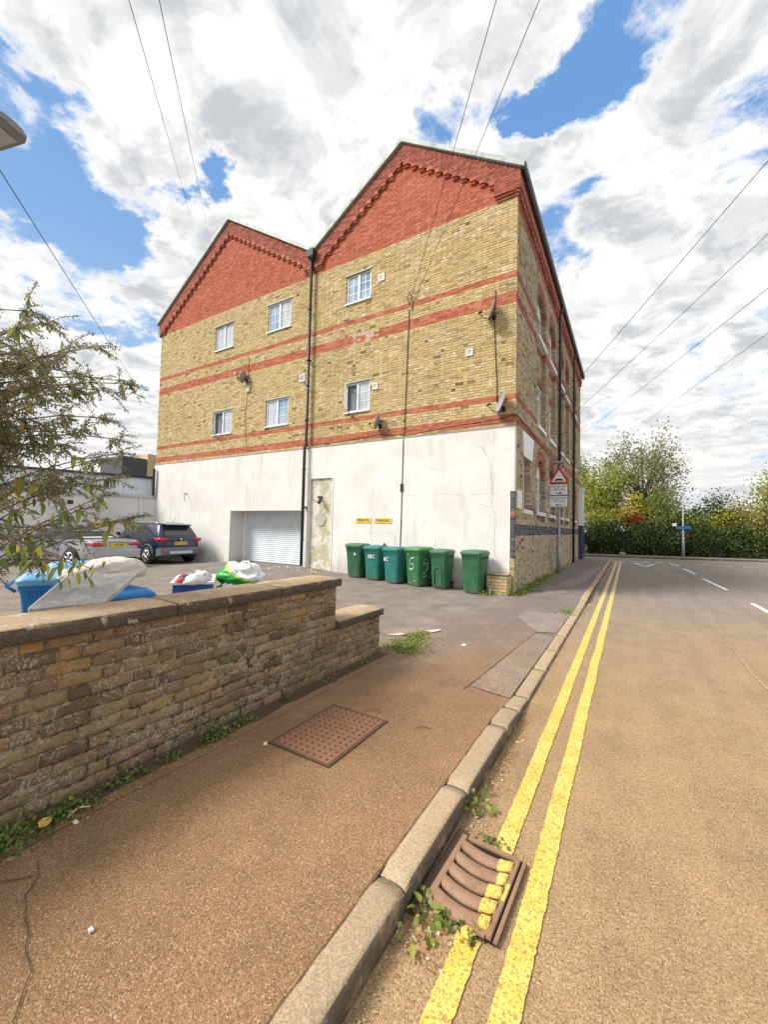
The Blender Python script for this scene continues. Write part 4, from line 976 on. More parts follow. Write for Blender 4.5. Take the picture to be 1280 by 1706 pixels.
def make_bin(m_body, m_lid, label, cat='wheelie bin', group=None, arch=False, h=.98, lidopen=0.):
    b = empty('wheelie_bin', label=label, cat=cat, group=group)
    m = MB(); m.loft([rrect(.42, .50, .05, .03, 0, 0), rrect(.46, .545, .06, .10, 0, 0), rrect(.545, .66, .06, h-.13, 0, .01), rrect(.56, .68, .06, h-.10, 0, .01), rrect(.575, .70, .06, h-.095, 0, .01), rrect(.58, .71, .06, h, 0, .01)])
    bd = m.build('body', m_body, b, True); bd.data.set_sharp_from_angle(angle=.7)
    m = MB()
    for k in range(7): x = -.24+k*.08; m.box(x-.004, x+.004, -.343, -.325, h-.175, h-.09)
    for k in range(7):
        y = -.26+k*.09
        for sg in (-1, 1): m.box(sg*.281-.008, sg*.281+.008, y-.004, y+.004, h-.165, h-.09)
    m.build('rib', m_body, bd)
    if arch:
        m = MB(); pts = [(-.13, .10), (-.13, .50)]+[(-.13*math.cos(math.radians(a)), .50+.09*math.sin(math.radians(a))) for a in range(20, 161, 20)]+[(.13, .50), (.13, .10), (-.13, .10)]
        m.tube([(x, -.278-.062*(z/.86), z) for x, z in pts], .012, 5); m.build('raised_panel', m_body, bd, True)
    ld = MB(); ld.loft([rrect(.60, .75, .06, h-.045, 0, 0), rrect(.61, .76, .06, h-.0, 0, 0), rrect(.60, .75, .07, h+.015, 0, 0), rrect(.54, .66, .10, h+.045, 0, .01), rrect(.40, .48, .08, h+.06, 0, .02), rrect(.2, .26, .05, h+.064, 0, .02)])
    lo = ld.build('lid', m_lid, b, True); lo.data.set_sharp_from_angle(angle=.6)
    ld = MB(); 
    for x in (-.2, -.07, .07, .2): ld.box(x-.012, x+.012, -.31, .31, h+.012, h+.055)
    ld.build('lid_ridge', m_lid, lo)
    m = MB(); m.tube([(-.24, .37, h-.10), (-.24, .44, h-.04), (.24, .44, h-.04), (.24, .37, h-.10)], .016, 8); m.build('handle', m_body, b, True)
    for sg in (-1, 1):
        w_ = MB().cyl((sg*.205, .27, .10), (sg*.255, .27, .10), .10, 20).build('wheel', m_rub, b, True); w_.data.set_sharp_from_angle(angle=.7)
        MB().cyl((sg*.255, .27, .10), (sg*.262, .27, .10), .045, 12).build('hub', m_body, w_)
    MB().cyl((-.2, .27, .10), (.2, .27, .10), .012, 8).build('axle', m_black, b)
    return b
G1 = bincol('green_bin_plastic', (.03, .13, .062), (.05, .175, .09)); G1L = bincol('green_lid_plastic', (.05, .16, .08), (.09, .22, .12))
T1 = bincol('teal_bin_plastic', (.02, .185, .16), (.045, .24, .21)); T1L = bincol('teal_lid_plastic', (.03, .19, .16), (.07, .24, .21))
G2 = bincol('mid_green_bin_plastic', (.035, .16, .06), (.06, .21, .09)); G2L = bincol('pale_green_lid_plastic', (.09, .23, .09), (.13, .28, .13))
GRP = 'green wheelie bins along the white wall'
specs = [(-6.98, 10.05, 6, G1, G1L, False, 'dark green wheelie bin with a small white mark, farthest left by the wall', .98),
         (-6.30, 10.02, 3, T1, T1L, False, 'teal wheelie bin with white SBC lettering centred on its front', .96),
         (-5.56, 9.90, -5, T1, T1L, False, 'teal wheelie bin with cut off BC lettering at its left edge', .97),
         (-4.86, 9.92, -14, G2, G2L, False, 'green wheelie bin daubed with a large white painted number 5', 1.02),
         (-4.20, 9.96, -2, G1, G1L, True, 'narrow green wheelie bin with a raised arched panel on its front', 1.00),
         (-3.30, 9.93, -3, G1, G1L, False, 'plain green wheelie bin standing alone nearest the brick pier', 1.04)]
bins = []
for (x, y, a, mb_, ml_, ar, lb, h) in specs:
    b = make_bin(mb_, ml_, lb, group=GRP, arch=ar, h=h); b.location = (x, y, gz(x, y)-.008); b.rotation_euler = (0, 0, math.radians(a)); b.scale = (.80, .86, .98) if ar else (.91, .92, .98)
    bins.append(b)
tl = math.atan(.062/.8)
def on_front(b, me, x, z, name='lettering', h=1.0): link(name, me, b.children[0] if False else b, (x, -.268-.072*(z/.86)-.006, z), (math.pi/2-.075, 0, 0))
on_front(bins[1], text_mesh('SBC', .15, m_txtw), .0, .70)
on_front(bins[2], text_mesh('BC', .14, m_txtw), -.15, .68)
def stroke(b, pts, w=.013, side=False, name='painted_mark'):
    m = MB()
    if side: m.tube([(.228+.05*(z/.86)+.002, y, z) for y, z in pts], w, 5)
    else: m.tube([(x, -.266-.072*(z/.86), z) for x, z in pts], w, 5)
    m.build(name, m_txtw, b, True)
stroke(bins[3], [(.10, .78), (-.02, .77), (-.07, .70), (-.05, .62), (.05, .62), (.08, .53), (.0, .46), (-.09, .48)], .012)
stroke(bins[3], [(.10, .70), (-.05, .76), (-.12, .68), (-.02, .60), (.10, .66), (.08, .5), (-.02, .36), (-.1, .40)], .010, True)
stroke(bins[3], [(-.12, .30), (-.05, .27), (.02, .31), (.06, .27)], .007, True)
stroke(bins[3], [(.06, .15), (.09, .17)], .012); stroke(bins[3], [(-.12, .10), (-.11, .11)], .012); stroke(bins[3], [(-.15, .86), (-.12, .87)], .008)
m = MB(); m.loft([[(.07+x, -.337, .72+z) for x, z in ((0, -.05), (.05, 0), (0, .06), (-.05, 0))], [(.07+x, -.334, .72+z) for x, z in ((0, -.05), (.05, 0), (0, .06), (-.05, 0))]]); m.build('faded_sticker', mat('faded_green_sticker', col=(.40, .62, .42), rough=.7), bins[0])
# bag poking out of the SBC bin, bottle beside the last bin
m = MB(); m.loft([[(.06*k*math.cos(a)*(1+.3*math.sin(3*a)), .05*k*math.sin(a), z) for a in [6.283*q_/9 for q_ in range(9)]] for k, z in ((1, 0), (1.1, .03), (.5, .08), (.1, .11))]); tag(m.build('rubbish_bag', mat('black_plastic', col=(.015, .015, .017), rough=.35), None, True, loc=(-6.15, 10.2, 1.10)), 'scrap of black bag on the lid of the SBC bin', 'bag')
m = MB(); m.tube([(0, 0, 0), (0, 0, .12), (0, 0, .16), (0, 0, .17), (0, 0, .22)], [.035, .035, .018, .012, .012], 10); tag(m.build('bottle', worn('dirty_bottle', (.5, .5, .46), .3), None, True, loc=(-2.93, 9.98, gz(-2.93, 10))), 'small empty bottle standing between last green bin and pier', 'bottle')

# ------------------------------------------------------------------ wall mounted things on the mill
m_dish = worn('grey_dish_metal', (.30, .31, .33), .5, .2, 12); m_cable = mat('black_cable', col=(.02, .02, .02), rough=.6)
def dish(x, z, az, s_, label):
    """az: degrees the dish turns from facing -Y towards -X"""
    b = empty('satellite_dish', (x, FY, z), label=label, cat='satellite dish', group='satellite dishes on the brick wall')
    MB().box(-.05, .05, -.012, -.001, -.07, .07).build('wall_plate', m_black, b)
    br = MB(); br.tube([(0, -.01, 0), (.0, -.10, .0), (0, -.14, .06)], .014, 6); br.build('bracket', m_black, b)
    h = Matrix.Translation((0, -.17, .10)) @ Matrix.Rotation(-math.radians(az), 4, 'Z') @ Matrix.Rotation(math.radians(-18), 4, 'X')
    m = MB(); rings = []
    for k in range(7):
        r = s_*.5*k/6; rings.append([h @ Vector((r*.92*math.cos(a), -.10*s_*(k/6)**2, r*1.12*math.sin(a))) for a in [6.2832*q_/20 for q_ in range(20)]])
    for k in range(6, -1, -1):
        r = s_*.5*k/6+(.004 if k == 6 else 0); rings.append([h @ Vector((r*.92*math.cos(a), -.10*s_*(k/6)**2+.012, r*1.12*math.sin(a))) for a in [6.2832*q_/20 for q_ in range(20)]])
    m.loft(rings, cap=False); m.build('reflector', m_dish, b, True)
    a = MB(); e = h @ Vector((0, -s_*.62, -s_*.30)); a.tube([h @ Vector((0, .02, -s_*.40)), h @ Vector((0, -s_*.3, -s_*.50)), e], .010, 6); arm = a.build('arm', m_black, b)
    f_ = MB(); f_.tube([e+Vector((0, 0, 0)), h @ Vector((0, -s_*.50, -s_*.20))], [.022, .034], 8); f_.tube([e, e+(h @ Vector((-.06, 0, -.02))-h @ Vector((0, 0, 0)))], .016, 6); f_.build('receiver', m_black, b)
    return b
dish(-3.05, 7.33, 62, .52, 'upper right grey satellite dish on yellow brick near the street corner')
dish(-2.78, 4.82, 55, .55, 'largest grey satellite dish just above the white wall at the street corner')
dish(-6.55, 4.78, 72, .42, 'small grey satellite dish on the lowest red band, middle of the wall')
dish(-12.78, 7.28, 75, .42, 'small dish on the left half of the wall above a junction box')
MB_ = MB(); MB_.box(-.10, .10, -.07, -.002, -.11, .11); tag(MB_.build('junction_box', worn('pale_box', (.62, .60, .52), .5), None, loc=(-12.66, FY, 6.93), bevel=.01), 'small cream junction box under the left satellite dish', 'junction box')
m = MB(); m.tube([(0, 0, 0), (0, -.06, 0), (0, -.07, -.06)], .018, 6); fb = m.build('security_light', m_white, None, loc=(-13.42, FY, 7.72)); MB().cyl((0, -.07, -.05), (0, -.12, -.10), .05, 8).build('lamp_head', m_white, fb); tag(fb, 'small white security light under the red band on the left half', 'light')
# cctv on the blocked doorway
cc = empty('security_camera', (-8.86, FY+.02, 2.62), label='dark security camera hanging on the peeling green doorway panel', cat='camera')
MB().box(-.14, .04, -.06, 0, -.0, .05).build('mount', m_black, cc); MB().cyl((.0, -.05, .0), (.08, -.16, -.06), .022, 8).build('arm', m_black, cc)
MB().cyl((.04, -.10, -.10), (.15, -.30, -.18), .055, 10).build('camera_body', m_black, cc, True); 
m = MB(); m.tube([(.02, -.03, -.05), (-.08, -.03, -.2), (.02, -.03, -.38), (-.02, -.03, -.5)], .008, 5); m.build('cable', m_dish, cc)
m = MB(); m.cyl((0, -.02, 0), (0, .0, 0), .215, 28); ds = m.build('round_plaque', worn('plaque_white', (.76, .74, .68), .7, .3), None, loc=(-8.86, FY+.015, 1.90)); tag(ds, 'blank round white plaque on the peeling green doorway panel', 'plaque'); MB().cyl((0, -.022, 0), (0, -.0205, 0), .228, 28).build('plaque_rim', worn('rimgrey', (.45, .43, .38), .8), ds)
# private parking signs
m_ysign = worn('yellow_sign', (.80, .55, .03), .5, .2, 10)
for (x, w_, s_, lb) in ((-7.08, .58, 'PRIVATE', 'small yellow sign reading PRIVATE on the white wall'), (-6.36, .60, 'PARKING', 'small yellow sign reading PARKING on the white wall')):
    b = empty('wall_sign', (x, FY-.05, 1.87), label=lb, cat='sign', group='yellow parking signs'); MB().box(-w_/2, w_/2, -.015, 0, -.075, .075).build('sign_board', m_ysign, b)
    link('lettering', text_mesh(s_, .115, m_txtb, .001, bold=.002), b, (0, -.017, .0), RF)
# bent metal bracket on the white wall
m = MB(); m.tube([(0, 0, .05), (0, -.12, .10), (.12, -.2, .06), (.14, -.2, -.25)], .014, 5); m.tube([(0, -.01, .1), (-.28, -.06, .12)], .01, 5); tag(m.build('wall_bracket', m_dish, None, loc=(-16.3, FY-.045, 2.85)), 'thin bent metal bracket on the left of the white wall', 'bracket')
# cables running down and along the facade
def cable(name, pts, label, r=.012, mt=m_cable, cat='cable'): 
    m = MB(); m.tube(pts, r, 5); o = m.build(name, mt); return tag(o, label, cat)
fy = FY-.02
cable('cable', [(-5.62, fy, 8.2), (-5.66, fy, 6.5), (-5.70, fy, 4.6), (-5.71, FY-.06, 4.2), (-5.73, FY-.06, 2.0), (-5.75, FY-.06, .95)], 'thin dark cable running down the middle of the right facade', .011)
cable('cable', [(-5.63, fy, 8.38), (-5.68, fy-.04, 8.62), (-5.58, fy-.05, 8.70), (-5.52, fy, 8.45), (-5.52, fy, 8.15)], 'looped end of the overhead cable clipped to the upper red band', .011)
cable('cable', [(-3.02, fy, 8.05), (-3.04, fy, 7.45), (-3.0, fy, 6.3), (-2.96, fy, 5.6), (-2.95, fy, 5.0)], 'black cable dropping from upper to lower dish near the street corner', .011)
cable('cable', [(-9.3, FY-.07, 4.42), (-8, FY-.07, 4.43), (-6.6, FY-.06, 4.52), (-5.6, FY-.06, 4.40), (-4.2, FY-.06, 4.50), (-2.9, FY-.06, 4.55), (-2.5, FY-.06, 4.62), (SX+.05, 10.6, 4.62), (SX+.05, 12.0, 4.55), (SX+.05, 14.5, 4.4), (SX+.05, 17.6, 4.3)], 'black cable running along the top edge of the white wall', .013)
cable('cable', [(-12.72, fy, 6.8), (-12.8, fy, 6.0), (-12.7, fy, 4.8)], 'thin cable hanging below the junction box', .008)
cable('cable', [(-12.68, fy, 8.2), (-12.7, fy, 7.4)], 'thin cable rising above the left dish', .008)
m = MB(); m.box(-.05, .03, -.03, 0, -.12, .12); tag(m.build('cable_clamp', m_black, None, loc=(-5.72, FY-.05, 2.85)), 'black cable clamp on the white wall', 'clamp')
# overhead wires
def wire(a, b, sag, r, label):
    a, b = Vector(a), Vector(b); m = MB(); m.tube([a.lerp(b, k/14)-Vector((0, 0, sag*4*(k/14)*(1-k/14))) for k in range(15)], r*.62, 5); tag(m.build('overhead_wire', m_cable), label, 'wire', 'overhead wires')
wire((-5.37, 2.26, 8.5), (-38.17, 24, 32.0), .0, .010, 'leftmost of the two wires crossing the sky above the left gable')
wire((-5.0, 2.45, 8.5), (-35.1, 24, 28.7), .0, .010, 'wire ending just right of its twin above the left gable')
wire((-1.28, 4.68, 8.5), (-5.60, 10.46, 8.40), .02, .009, 'left one of the two wires crossing the right gable')
wire((-.74, 4.91, 8.5), (-5.59, 10.46, 8.15), .03, .009, 'right one of the two wires crossing the right gable')
wire((-6.97, 1.43, 6.5), (-30, 16.06, 10.04), .0, .012, 'wire falling from the left edge of the photo towards the low white building')
wire((SX+.05, 14.07, 5.35), (2.42, 7.97, 8.0), .02, .010, 'topmost wire right of the building')
wire((SX+.05, 16.64, 5.55), (2.98, 10.02, 8.0), .02, .010, 'second wire from the top right of the building')
wire((-3.72, 45, 11.77), (2.71, 9.45, 6.5), .05, .011, 'third wire from the top right of the building')
wire((.65, 45, 11.78), (3.16, 11.76, 6.5), .05, .011, 'lowest wire right of the building above the tall tree')

# ------------------------------------------------------------------ street signs
sp = empty('road_sign_post', (-2.22, 16.4, gz(-2.2, 16.4)), label='grey post with red speed hump triangle and two distance plates', cat='road sign')
m_galv = worn('galvanised_grey', (.36, .38, .40), .45, .25, 12, metal=.3); m_red = mat('sign_red', col=(.62, .02, .03), rough=.4); m_sw = mat('sign_white', col=(.82, .84, .86), rough=.4)
MB().tube([(0, 0, -.05), (0, 0, .95), (0, 0, 1.0), (0, 0, 4.1)], [.075, .075, .045, .045], 12).build('post', m_galv, sp, True)
def tri(s_, z0): return [(-s_/2, z0), (s_/2, z0), (0, z0+s_*.866)]
def roundtri(s_, z0, r=.05):
    P = []; base = tri(s_, z0); c_ = (0, z0+s_*.289)
    for i, (x, z) in enumerate(base):
        dx, dz = c_[0]-x, c_[1]-z; L_ = math.hypot(dx, dz); cx, cz = x+dx/L_*2*r, z+dz/L_*2*r; a0 = {0: 150, 1: 270, 2: 30}[i]
        for k in range(5): a = math.radians(a0+120*k/4); P.append((cx+r*math.cos(a), cz+r*math.sin(a)))
    return P
t_ = MB(); t_.prism(roundtri(.76, 3.36), 'Y', -.075, -.06); tb = t_.build('triangle_plate', m_red, sp); t_ = MB(); t_.prism(roundtri(.52, 3.43, .02), 'Y', -.080, -.0755); t_.build('triangle_face', m_sw, tb)
t_ = MB(); t_.prism([(-.18, 3.47), (.18, 3.47)]+[(.15*math.cos(math.radians(a)), 3.485+.065*math.sin(math.radians(a))) for a in range(10, 171, 20)], 'Y', -.084, -.0805); t_.build('hump_symbol', m_txtb, tb)
for (z0, z1, l1, l2, dr) in ((2.93, 3.34, 'Humps for', '230 yds', 1), (2.48, 2.90, 'Humps for', '375 yds', -1)):
    pl = MB().box(-.31, .31, -.072, -.060, z0, z1).build('distance_plate', m_txtb, sp); MB().box(-.30, .30, -.0755, -.0725, z0+.01, z1-.01).build('plate_face', m_sw, pl)
    link('lettering', text_mesh(l1, .125, m_txtb, .001), pl, (0, -.077, z1-.08), RF); link('lettering', text_mesh(l2, .125, m_txtb, .001), pl, (0, -.077, z1-.20), RF)
    a = MB(); a.prism([(dr*x, z0+.075+z) for x, z in ((-.13, -.012), (.04, -.012), (.02, -.045), (.13, 0), (.02, .045), (.04, .012), (-.13, .012))], 'Y', -.079, -.0765); a.build('arrow', m_txtb, pl)
for z in (3.5, 3.0, 2.7): MB().box(-.06, .06, -.06, .05, z-.015, z+.015).build('clamp', m_galv, sp)
m = MB(); m.loft([[(x*k, -.16+y*k, z) for x, y in ((-.20, -.12), (.20, -.12), (.16, .16), (-.16, .16))] for k, z in ((1, 4.12), (.95, 4.16), (.3, 4.2))]); m.build('sign_light', m_galv, sp)
# far lamp post with blue fingerboard, name plate, bag
lp = empty('lamp_post', (3.27, 34.6, .11), label='slim grey lamp post with blue direction sign in front of the hedge', cat='lamp post')
MB().tube([(0, 0, -.1), (0, 0, 1.3), (0, 0, 1.35), (0, 0, 4.75)], [.09, .08, .05, .035], 8).build('post', m_galv, lp, True)
fb_ = MB().box(-.36, .45, -.07, -.04, 1.92, 2.12).build('blue_sign', mat('sign_blue', col=(.03, .13, .42), rough=.5), lp); MB().box(-.62, -.38, -.07, -.05, 2.12, 2.32).build('white_arm', m_sw, lp)
np_ = empty('street_nameplate', (1.27, 35.1, .1), math.radians(6), 'low street name plate on short posts in front of the hedge', 'street sign'); MB().box(-.45, .45, -.02, .0, .62, .84).build('plate', worn('plate_grey', (.50, .52, .55), .5), np_); MB().box(-.4, .4, -.025, -.021, .70, .76).build('lettering', m_txtb, np_)
for x in (-.40, .40): MB().box(x-.03, x+.03, 0, .05, -.1, .84).build('post', m_galv, np_)
m = MB(); m.loft([[(.22*k*math.cos(a)*(1+.2*math.sin(3*a)), .18*k*math.sin(a), z) for a in [6.283*q_/9 for q_ in range(9)]] for k, z in ((1, 0), (1.1, .1), (.6, .22), (.5, .4), (.7, .5))]); tag(m.build('litter_bag', m_txtw, None, True, loc=(-.35, 34.2, .11)), 'white litter bag lying on the far kerb below the hedge', 'bag')

# ------------------------------------------------------------------ lamp head at the upper left
m_lampg = worn('lamp_grey', (.22, .24, .27), .5, .2, 8)
sl_ = empty('street_lamp', (-7.35, .98, gz(-7.3, 1)), label='grey street lamp head entering from the upper left corner of the photo', cat='street lamp')
MB().tube([(0, 0, -.05), (0, 0, 1.2), (0, 0, 1.25), (0, 0, 5.7), (.1, .04, 6.0), (.55, .2, 6.03)], [.09, .09, .06, .05, .045, .04], 10).build('post', m_galv, sl_, True)
m = MB(); a_ = math.radians(17); Mx = Matrix.Rotation(a_, 4, 'Z')
rings = [[Mx @ Vector((x, y*w, 5.93+z*h+zz)) for y, z in ((-1, 0), (1, 0), (1.05, .35), (.7, .9), (0, 1.1), (-.7, .9), (-1.05, .35))] for x, w, h, zz in ((.95, .09, .12, .02), (1.0, .15, .14, .0), (1.3, .19, .15, -.0), (1.66, .18, .12, -.0), (1.73, .14, .07, .01))]
hd = m.loft(rings).build('lamp_head', m_lampg, sl_); hd.data.shade_smooth(); hd.data.set_sharp_from_angle(angle=.6)
m = MB(); m.loft([[Mx @ Vector((x, y*w, z)) for y in (-1, 1)]+[Mx @ Vector((x, y*w, z-.012)) for y in (1, -1)] for x, w, z in ((1.1, .13, 5.928), (1.6, .14, 5.928))]); m.build('lamp_lens', worn('lens', (.42, .46, .50), .2, .1), hd)
sl_.scale = (1, 1, 1); sl_.location = (-7.47, .98, 0.05)

# ------------------------------------------------------------------ neighbouring low white building left of the yard
A0, A1 = Vector((-18.75, 10.45)), Vector((-22.3, 1.6))
lb_ = empty('low_white_building', (0, 0, 0), label='low white rendered outbuilding with pale blue upper strip closing the car park', cat='building')
dA = (A1-A0).normalized(); nA = Vector((dA.y, -dA.x)) 
if nA.x > 0: nA = -nA
def along(s_, off, z): q_ = A0+dA*s_+nA*off; return (q_.x, q_.y, z)
def wallp(name, s0, s1, o0, o1, z0, z1, m_, par=lb_):
    mb = MB(); mb.loft([[along(s0, o0, z0), along(s0, o1, z0), along(s0, o1, z1), along(s0, o0, z1)], [along(s1, o0, z0), along(s1, o1, z0), along(s1, o1, z1), along(s1, o0, z1)]]); return mb.build(name, m_, par)
def fn_bluew(t):
    p = t.pos(); n = t.noise(p, 2.2, 7, .7); st_ = t.noise(t.vm('MULTIPLY', p, (2, 2, .3)).outputs[0], 2.5, 6, .7)
    c = t.mix(n, (.58, .68, .78), (.76, .80, .84)); c = t.mix(t.m('MULTIPLY', t.ss(st_, .55, .68), .6), c, (.22, .20, .18)); return {'Base Color': c, 'Roughness': .9}
m_bluew = mat('pale_blue_render', fn_bluew)
wallp('lower_wall', 0, 11, 0, .3, -.2, 2.78, m_ren); wallp('ledge', 0, 11, -.06, .5, 2.78, 2.90, worn('ledge_grey', (.55, .55, .52), .8, .6, 3))
wallp('upper_wall', 0, 11, .35, .6, 2.90, 3.70, m_bluew); wallp('roof_edge', 0, 11, .26, 3.0, 3.70, 3.80, m_black)
for s_, z in ((1.55, 3.32),):
    f_ = wallp('small_window', s_, s_+.42, .32, .36, z-.14, z+.2, m_black); wallp('mullion', s_+.19, s_+.23, .30, .33, z-.2, z+.26, m_white, f_)
wallp('vent_hole', 3.0, 3.2, -.012, .01, 2.35, 2.52, m_black); wallp('rain_stain_pipe', .55, .6, -.05, -.01, .2, 2.78, m_white)
wallp('parapet_pipe', .05, .15, -.10, .02, 2.9, 4.15, m_black)
wallp('blue_notice', 6.2, 7.3, -.03, -.003, 1.7, 2.1, worn('blue_notice', (.35, .55, .72), .5))
wallp('yellow_notice', 1.7, 2.3, -.03, -.003, 1.45, 1.62, m_ysign)
fnc = empty('wooden_fence', (0, 0, 0), label='brown close board fence behind the shrub at the left edge', cat='fence')
for k in range(26): 
    x = -21.9-.0*k; MB().box(-.07, .07, -.012, .012, 0, 1.75+.03*math.sin(k*3)).build('board', worn('fence_brown', (.20, .12, .07), .85, .4, 8), fnc, loc=(-20.4-k*.02, 3.9-k*.152, .02), rot=(0, 0, 1.5))
bb = empty('cream_building', (0, 0, 0), label='distant cream block with dark grey plant box beyond the low white building', cat='building')
MB().box(-36, -30, 14.6, 30, 0, 5.0).build('wall', worn('cream_wall', (.62, .48, .30), .8, .2, 2), bb); MB().box(-33, -29.9, 16.0, 22, 5.0, 6.65).build('upper_wall', MATS['cream_wall'], bb)
MB().box(-33, -29.95, 14.3, 15.95, 5.0, 6.25).build('plant_box', worn('dark_cladding', (.07, .08, .10), .6, .3, 2), bb)

# ------------------------------------------------------------------ cars
m_tyre = mat('tyre', col=(.018, .018, .018), rough=.85); m_rim = mat('alloy', col=(.55, .56, .58), rough=.3, metal=.8)
m_cglass = mat('car_glass', col=(.03, .04, .05), rough=.04, spec=1.0); m_tail = mat('tail_light_red', col=(.55, .02, .04), rough=.15, spec=.8); m_plate = mat('yellow_number_plate', col=(.85, .60, .02), rough=.4)
m_blackpl = mat('black_trim', col=(.02, .02, .022), rough=.55)
def wheel(par, x, y, r, w, side):
    wh = MB(); wh.tube([(x, y-w/2, r), (x, y-w/2+.015, r), (x, y+w/2-.015, r), (x, y+w/2, r)], [r*.93, r, r, r*.93], 28); ty = wh.build('wheel', m_tyre, par, True); ty.data.set_sharp_from_angle(angle=.8)
    yo = y+side*w/2; m = MB(); m.cyl((x, yo-side*.02, r), (x, yo+side*.004, r), r*.66, 24); m.build('rim_disc', m_blackpl, ty)
    m = MB()
    for k in range(5):
        a = k*2*math.pi/5+.3; ca, sa = math.cos(a), math.sin(a)
        for da in (-.16, .16):
            p0 = Vector((x, yo+side*.012, r)); p1 = Vector((x+r*.64*math.cos(a+da), yo+side*.010, r+r*.64*math.sin(a+da))); m.tube([p0, p1], [.03, .022], 5)
    m.tube([(x, yo, r), (x, yo+side*.02, r)], r*.16, 10)
    R_ = [(x+r*.66*math.cos(a), yo+side*.008, r+r*.66*math.sin(a)) for a in [6.2832*q_/24 for q_ in range(25)]]; m.tube(R_, .014, 5); m.build('rim', m_rim, ty, True)
def carbody(par, m_body, ST, name='body'):
    """stations (x, halfwidth, zbottom, zmid, zbelt, crown)"""
    m = MB(); rings = []
    for (x, hw, zb, zt, cr) in ST:
        zm = lerp(zb, zt, .55); h = [(hw*.86, zb), (hw*.975, zb+.07), (hw, lerp(zb, zm, .55)), (hw*.995, zm), (hw*.975, lerp(zm, zt, .6)), (hw*.95, zt-.02), (hw*.88, zt+cr*.25), (hw*.5, zt+cr*.85), (0, zt+cr)]
        rings.append([(x, y, z) for y, z in h]+[(x, -y, z) for y, z in reversed(h[:-1])])
    o = m.loft(rings).build(name, m_body, par, True); o.data.set_sharp_from_angle(angle=.75); return o
def cabin(par, m_, LV, r=.12, name='roof'):
    """levels (z, xrear, xfront, halfwidth)"""
    m = MB(); rings = []
    for (z, x0, x1, hw) in LV: rings.append(rrect(x1-x0, 2*hw, min(r, hw*.6, (x1-x0)*.4), z, (x0+x1)/2, 0, 4))
    o = m.loft(rings).build(name, m_, par, True); o.data.set_sharp_from_angle(angle=.9); return o
def lvl(LV, z):
    for a, b in zip(LV[:-1], LV[1:]):
        if a[0] <= z <= b[0]: k = (z-a[0])/(b[0]-a[0]); return [lerp(a[i], b[i], k) for i in range(4)]
    return LV[-1]
def sideglass(par, LV, poly_, side, m_=None, off=.006):
    m = MB(); m.poly([(x, side*(lvl(LV, z)[3]+off), z) for x, z in (poly_ if side > 0 else reversed(poly_))]); return m.build('side_window', m_ or m_cglass, par)
def rearglass(par, LV, z0, z1, w0, w1, off=.008, m_=None, name='rear_window'):
    m = MB(); P = [(lvl(LV, z0)[1]-off, -w0, z0), (lvl(LV, z0)[1]-off, w0, z0), (lvl(LV, z1)[1]-off, w1, z1), (lvl(LV, z1)[1]-off, -w1, z1)]; m.poly(P); return m.build(name, m_ or m_cglass, par)
def carpaint(nm, c, metal=.3, rough=.32): return mat(nm, col=c, rough=rough, metal=metal, coat=.8)
def arches(par, xs, hw, r, m_, lip=None):
    for x in xs:
        for sg in (-1, 1):
            m = MB(); n = 14; P0 = [(x+(r+.045)*math.cos(a), sg*(hw+.002), r+(r+.045)*math.sin(a)) for a in [math.pi*q_/n for q_ in range(n+1)]]; P0 = [(x+r+.045, sg*(hw+.002), .2)]+P0+[(x-r-.045, sg*(hw+.002), .2)]
            m.prism([(p_[0], p_[2]) for p_ in P0], 'Y', sg*(hw-.25), sg*(hw+.003)); m.build('wheel_arch', m_blackpl, par)
            if lip:
                m = MB(); m.tube([(x+(r+.06)*math.cos(a), sg*(hw+.004), r+(r+.06)*math.sin(a)) for a in [math.pi*q_/n for q_ in range(n+1)]], .028, 6); m.build('arch_trim', lip, par, True)
def place(o, x, y, deg, z=None):  # local +X is forward; deg=180 points the nose to -X
    o.location = (x, y, (gz(x, y) if z is None else z)); o.rotation_euler = (0, 0, math.radians(deg))
navy = carpaint('navy_car_paint', (.012, .02, .06), .2, .25)
suv = empty('parked_suv', label='dark blue SUV parked tail out against the white wall', cat='car')
ST = [(0.0, .60, .62, .98, .01), (.03, .76, .50, 1.01, .01), (.12, .83, .42, 1.02, .01), (.4, .87, .34, 1.02, .02), (1.1, .88, .30, 1.0, .02), (2.4, .88, .30, .97, .02), (3.05, .86, .30, .95, .03), (3.6, .83, .32, .88, .04), (3.98, .74, .36, .78, .03), (4.16, .52, .44, .64, .01)]
carbody(suv, navy, ST)
LV = [(.98, .05, 3.20, .80), (1.10, .10, 3.02, .78), (1.30, .24, 2.72, .71), (1.46, .34, 2.42, .65), (1.52, .42, 2.25, .60), (1.555, .62, 2.0, .48)]
cb = cabin(suv, navy, LV, .16)
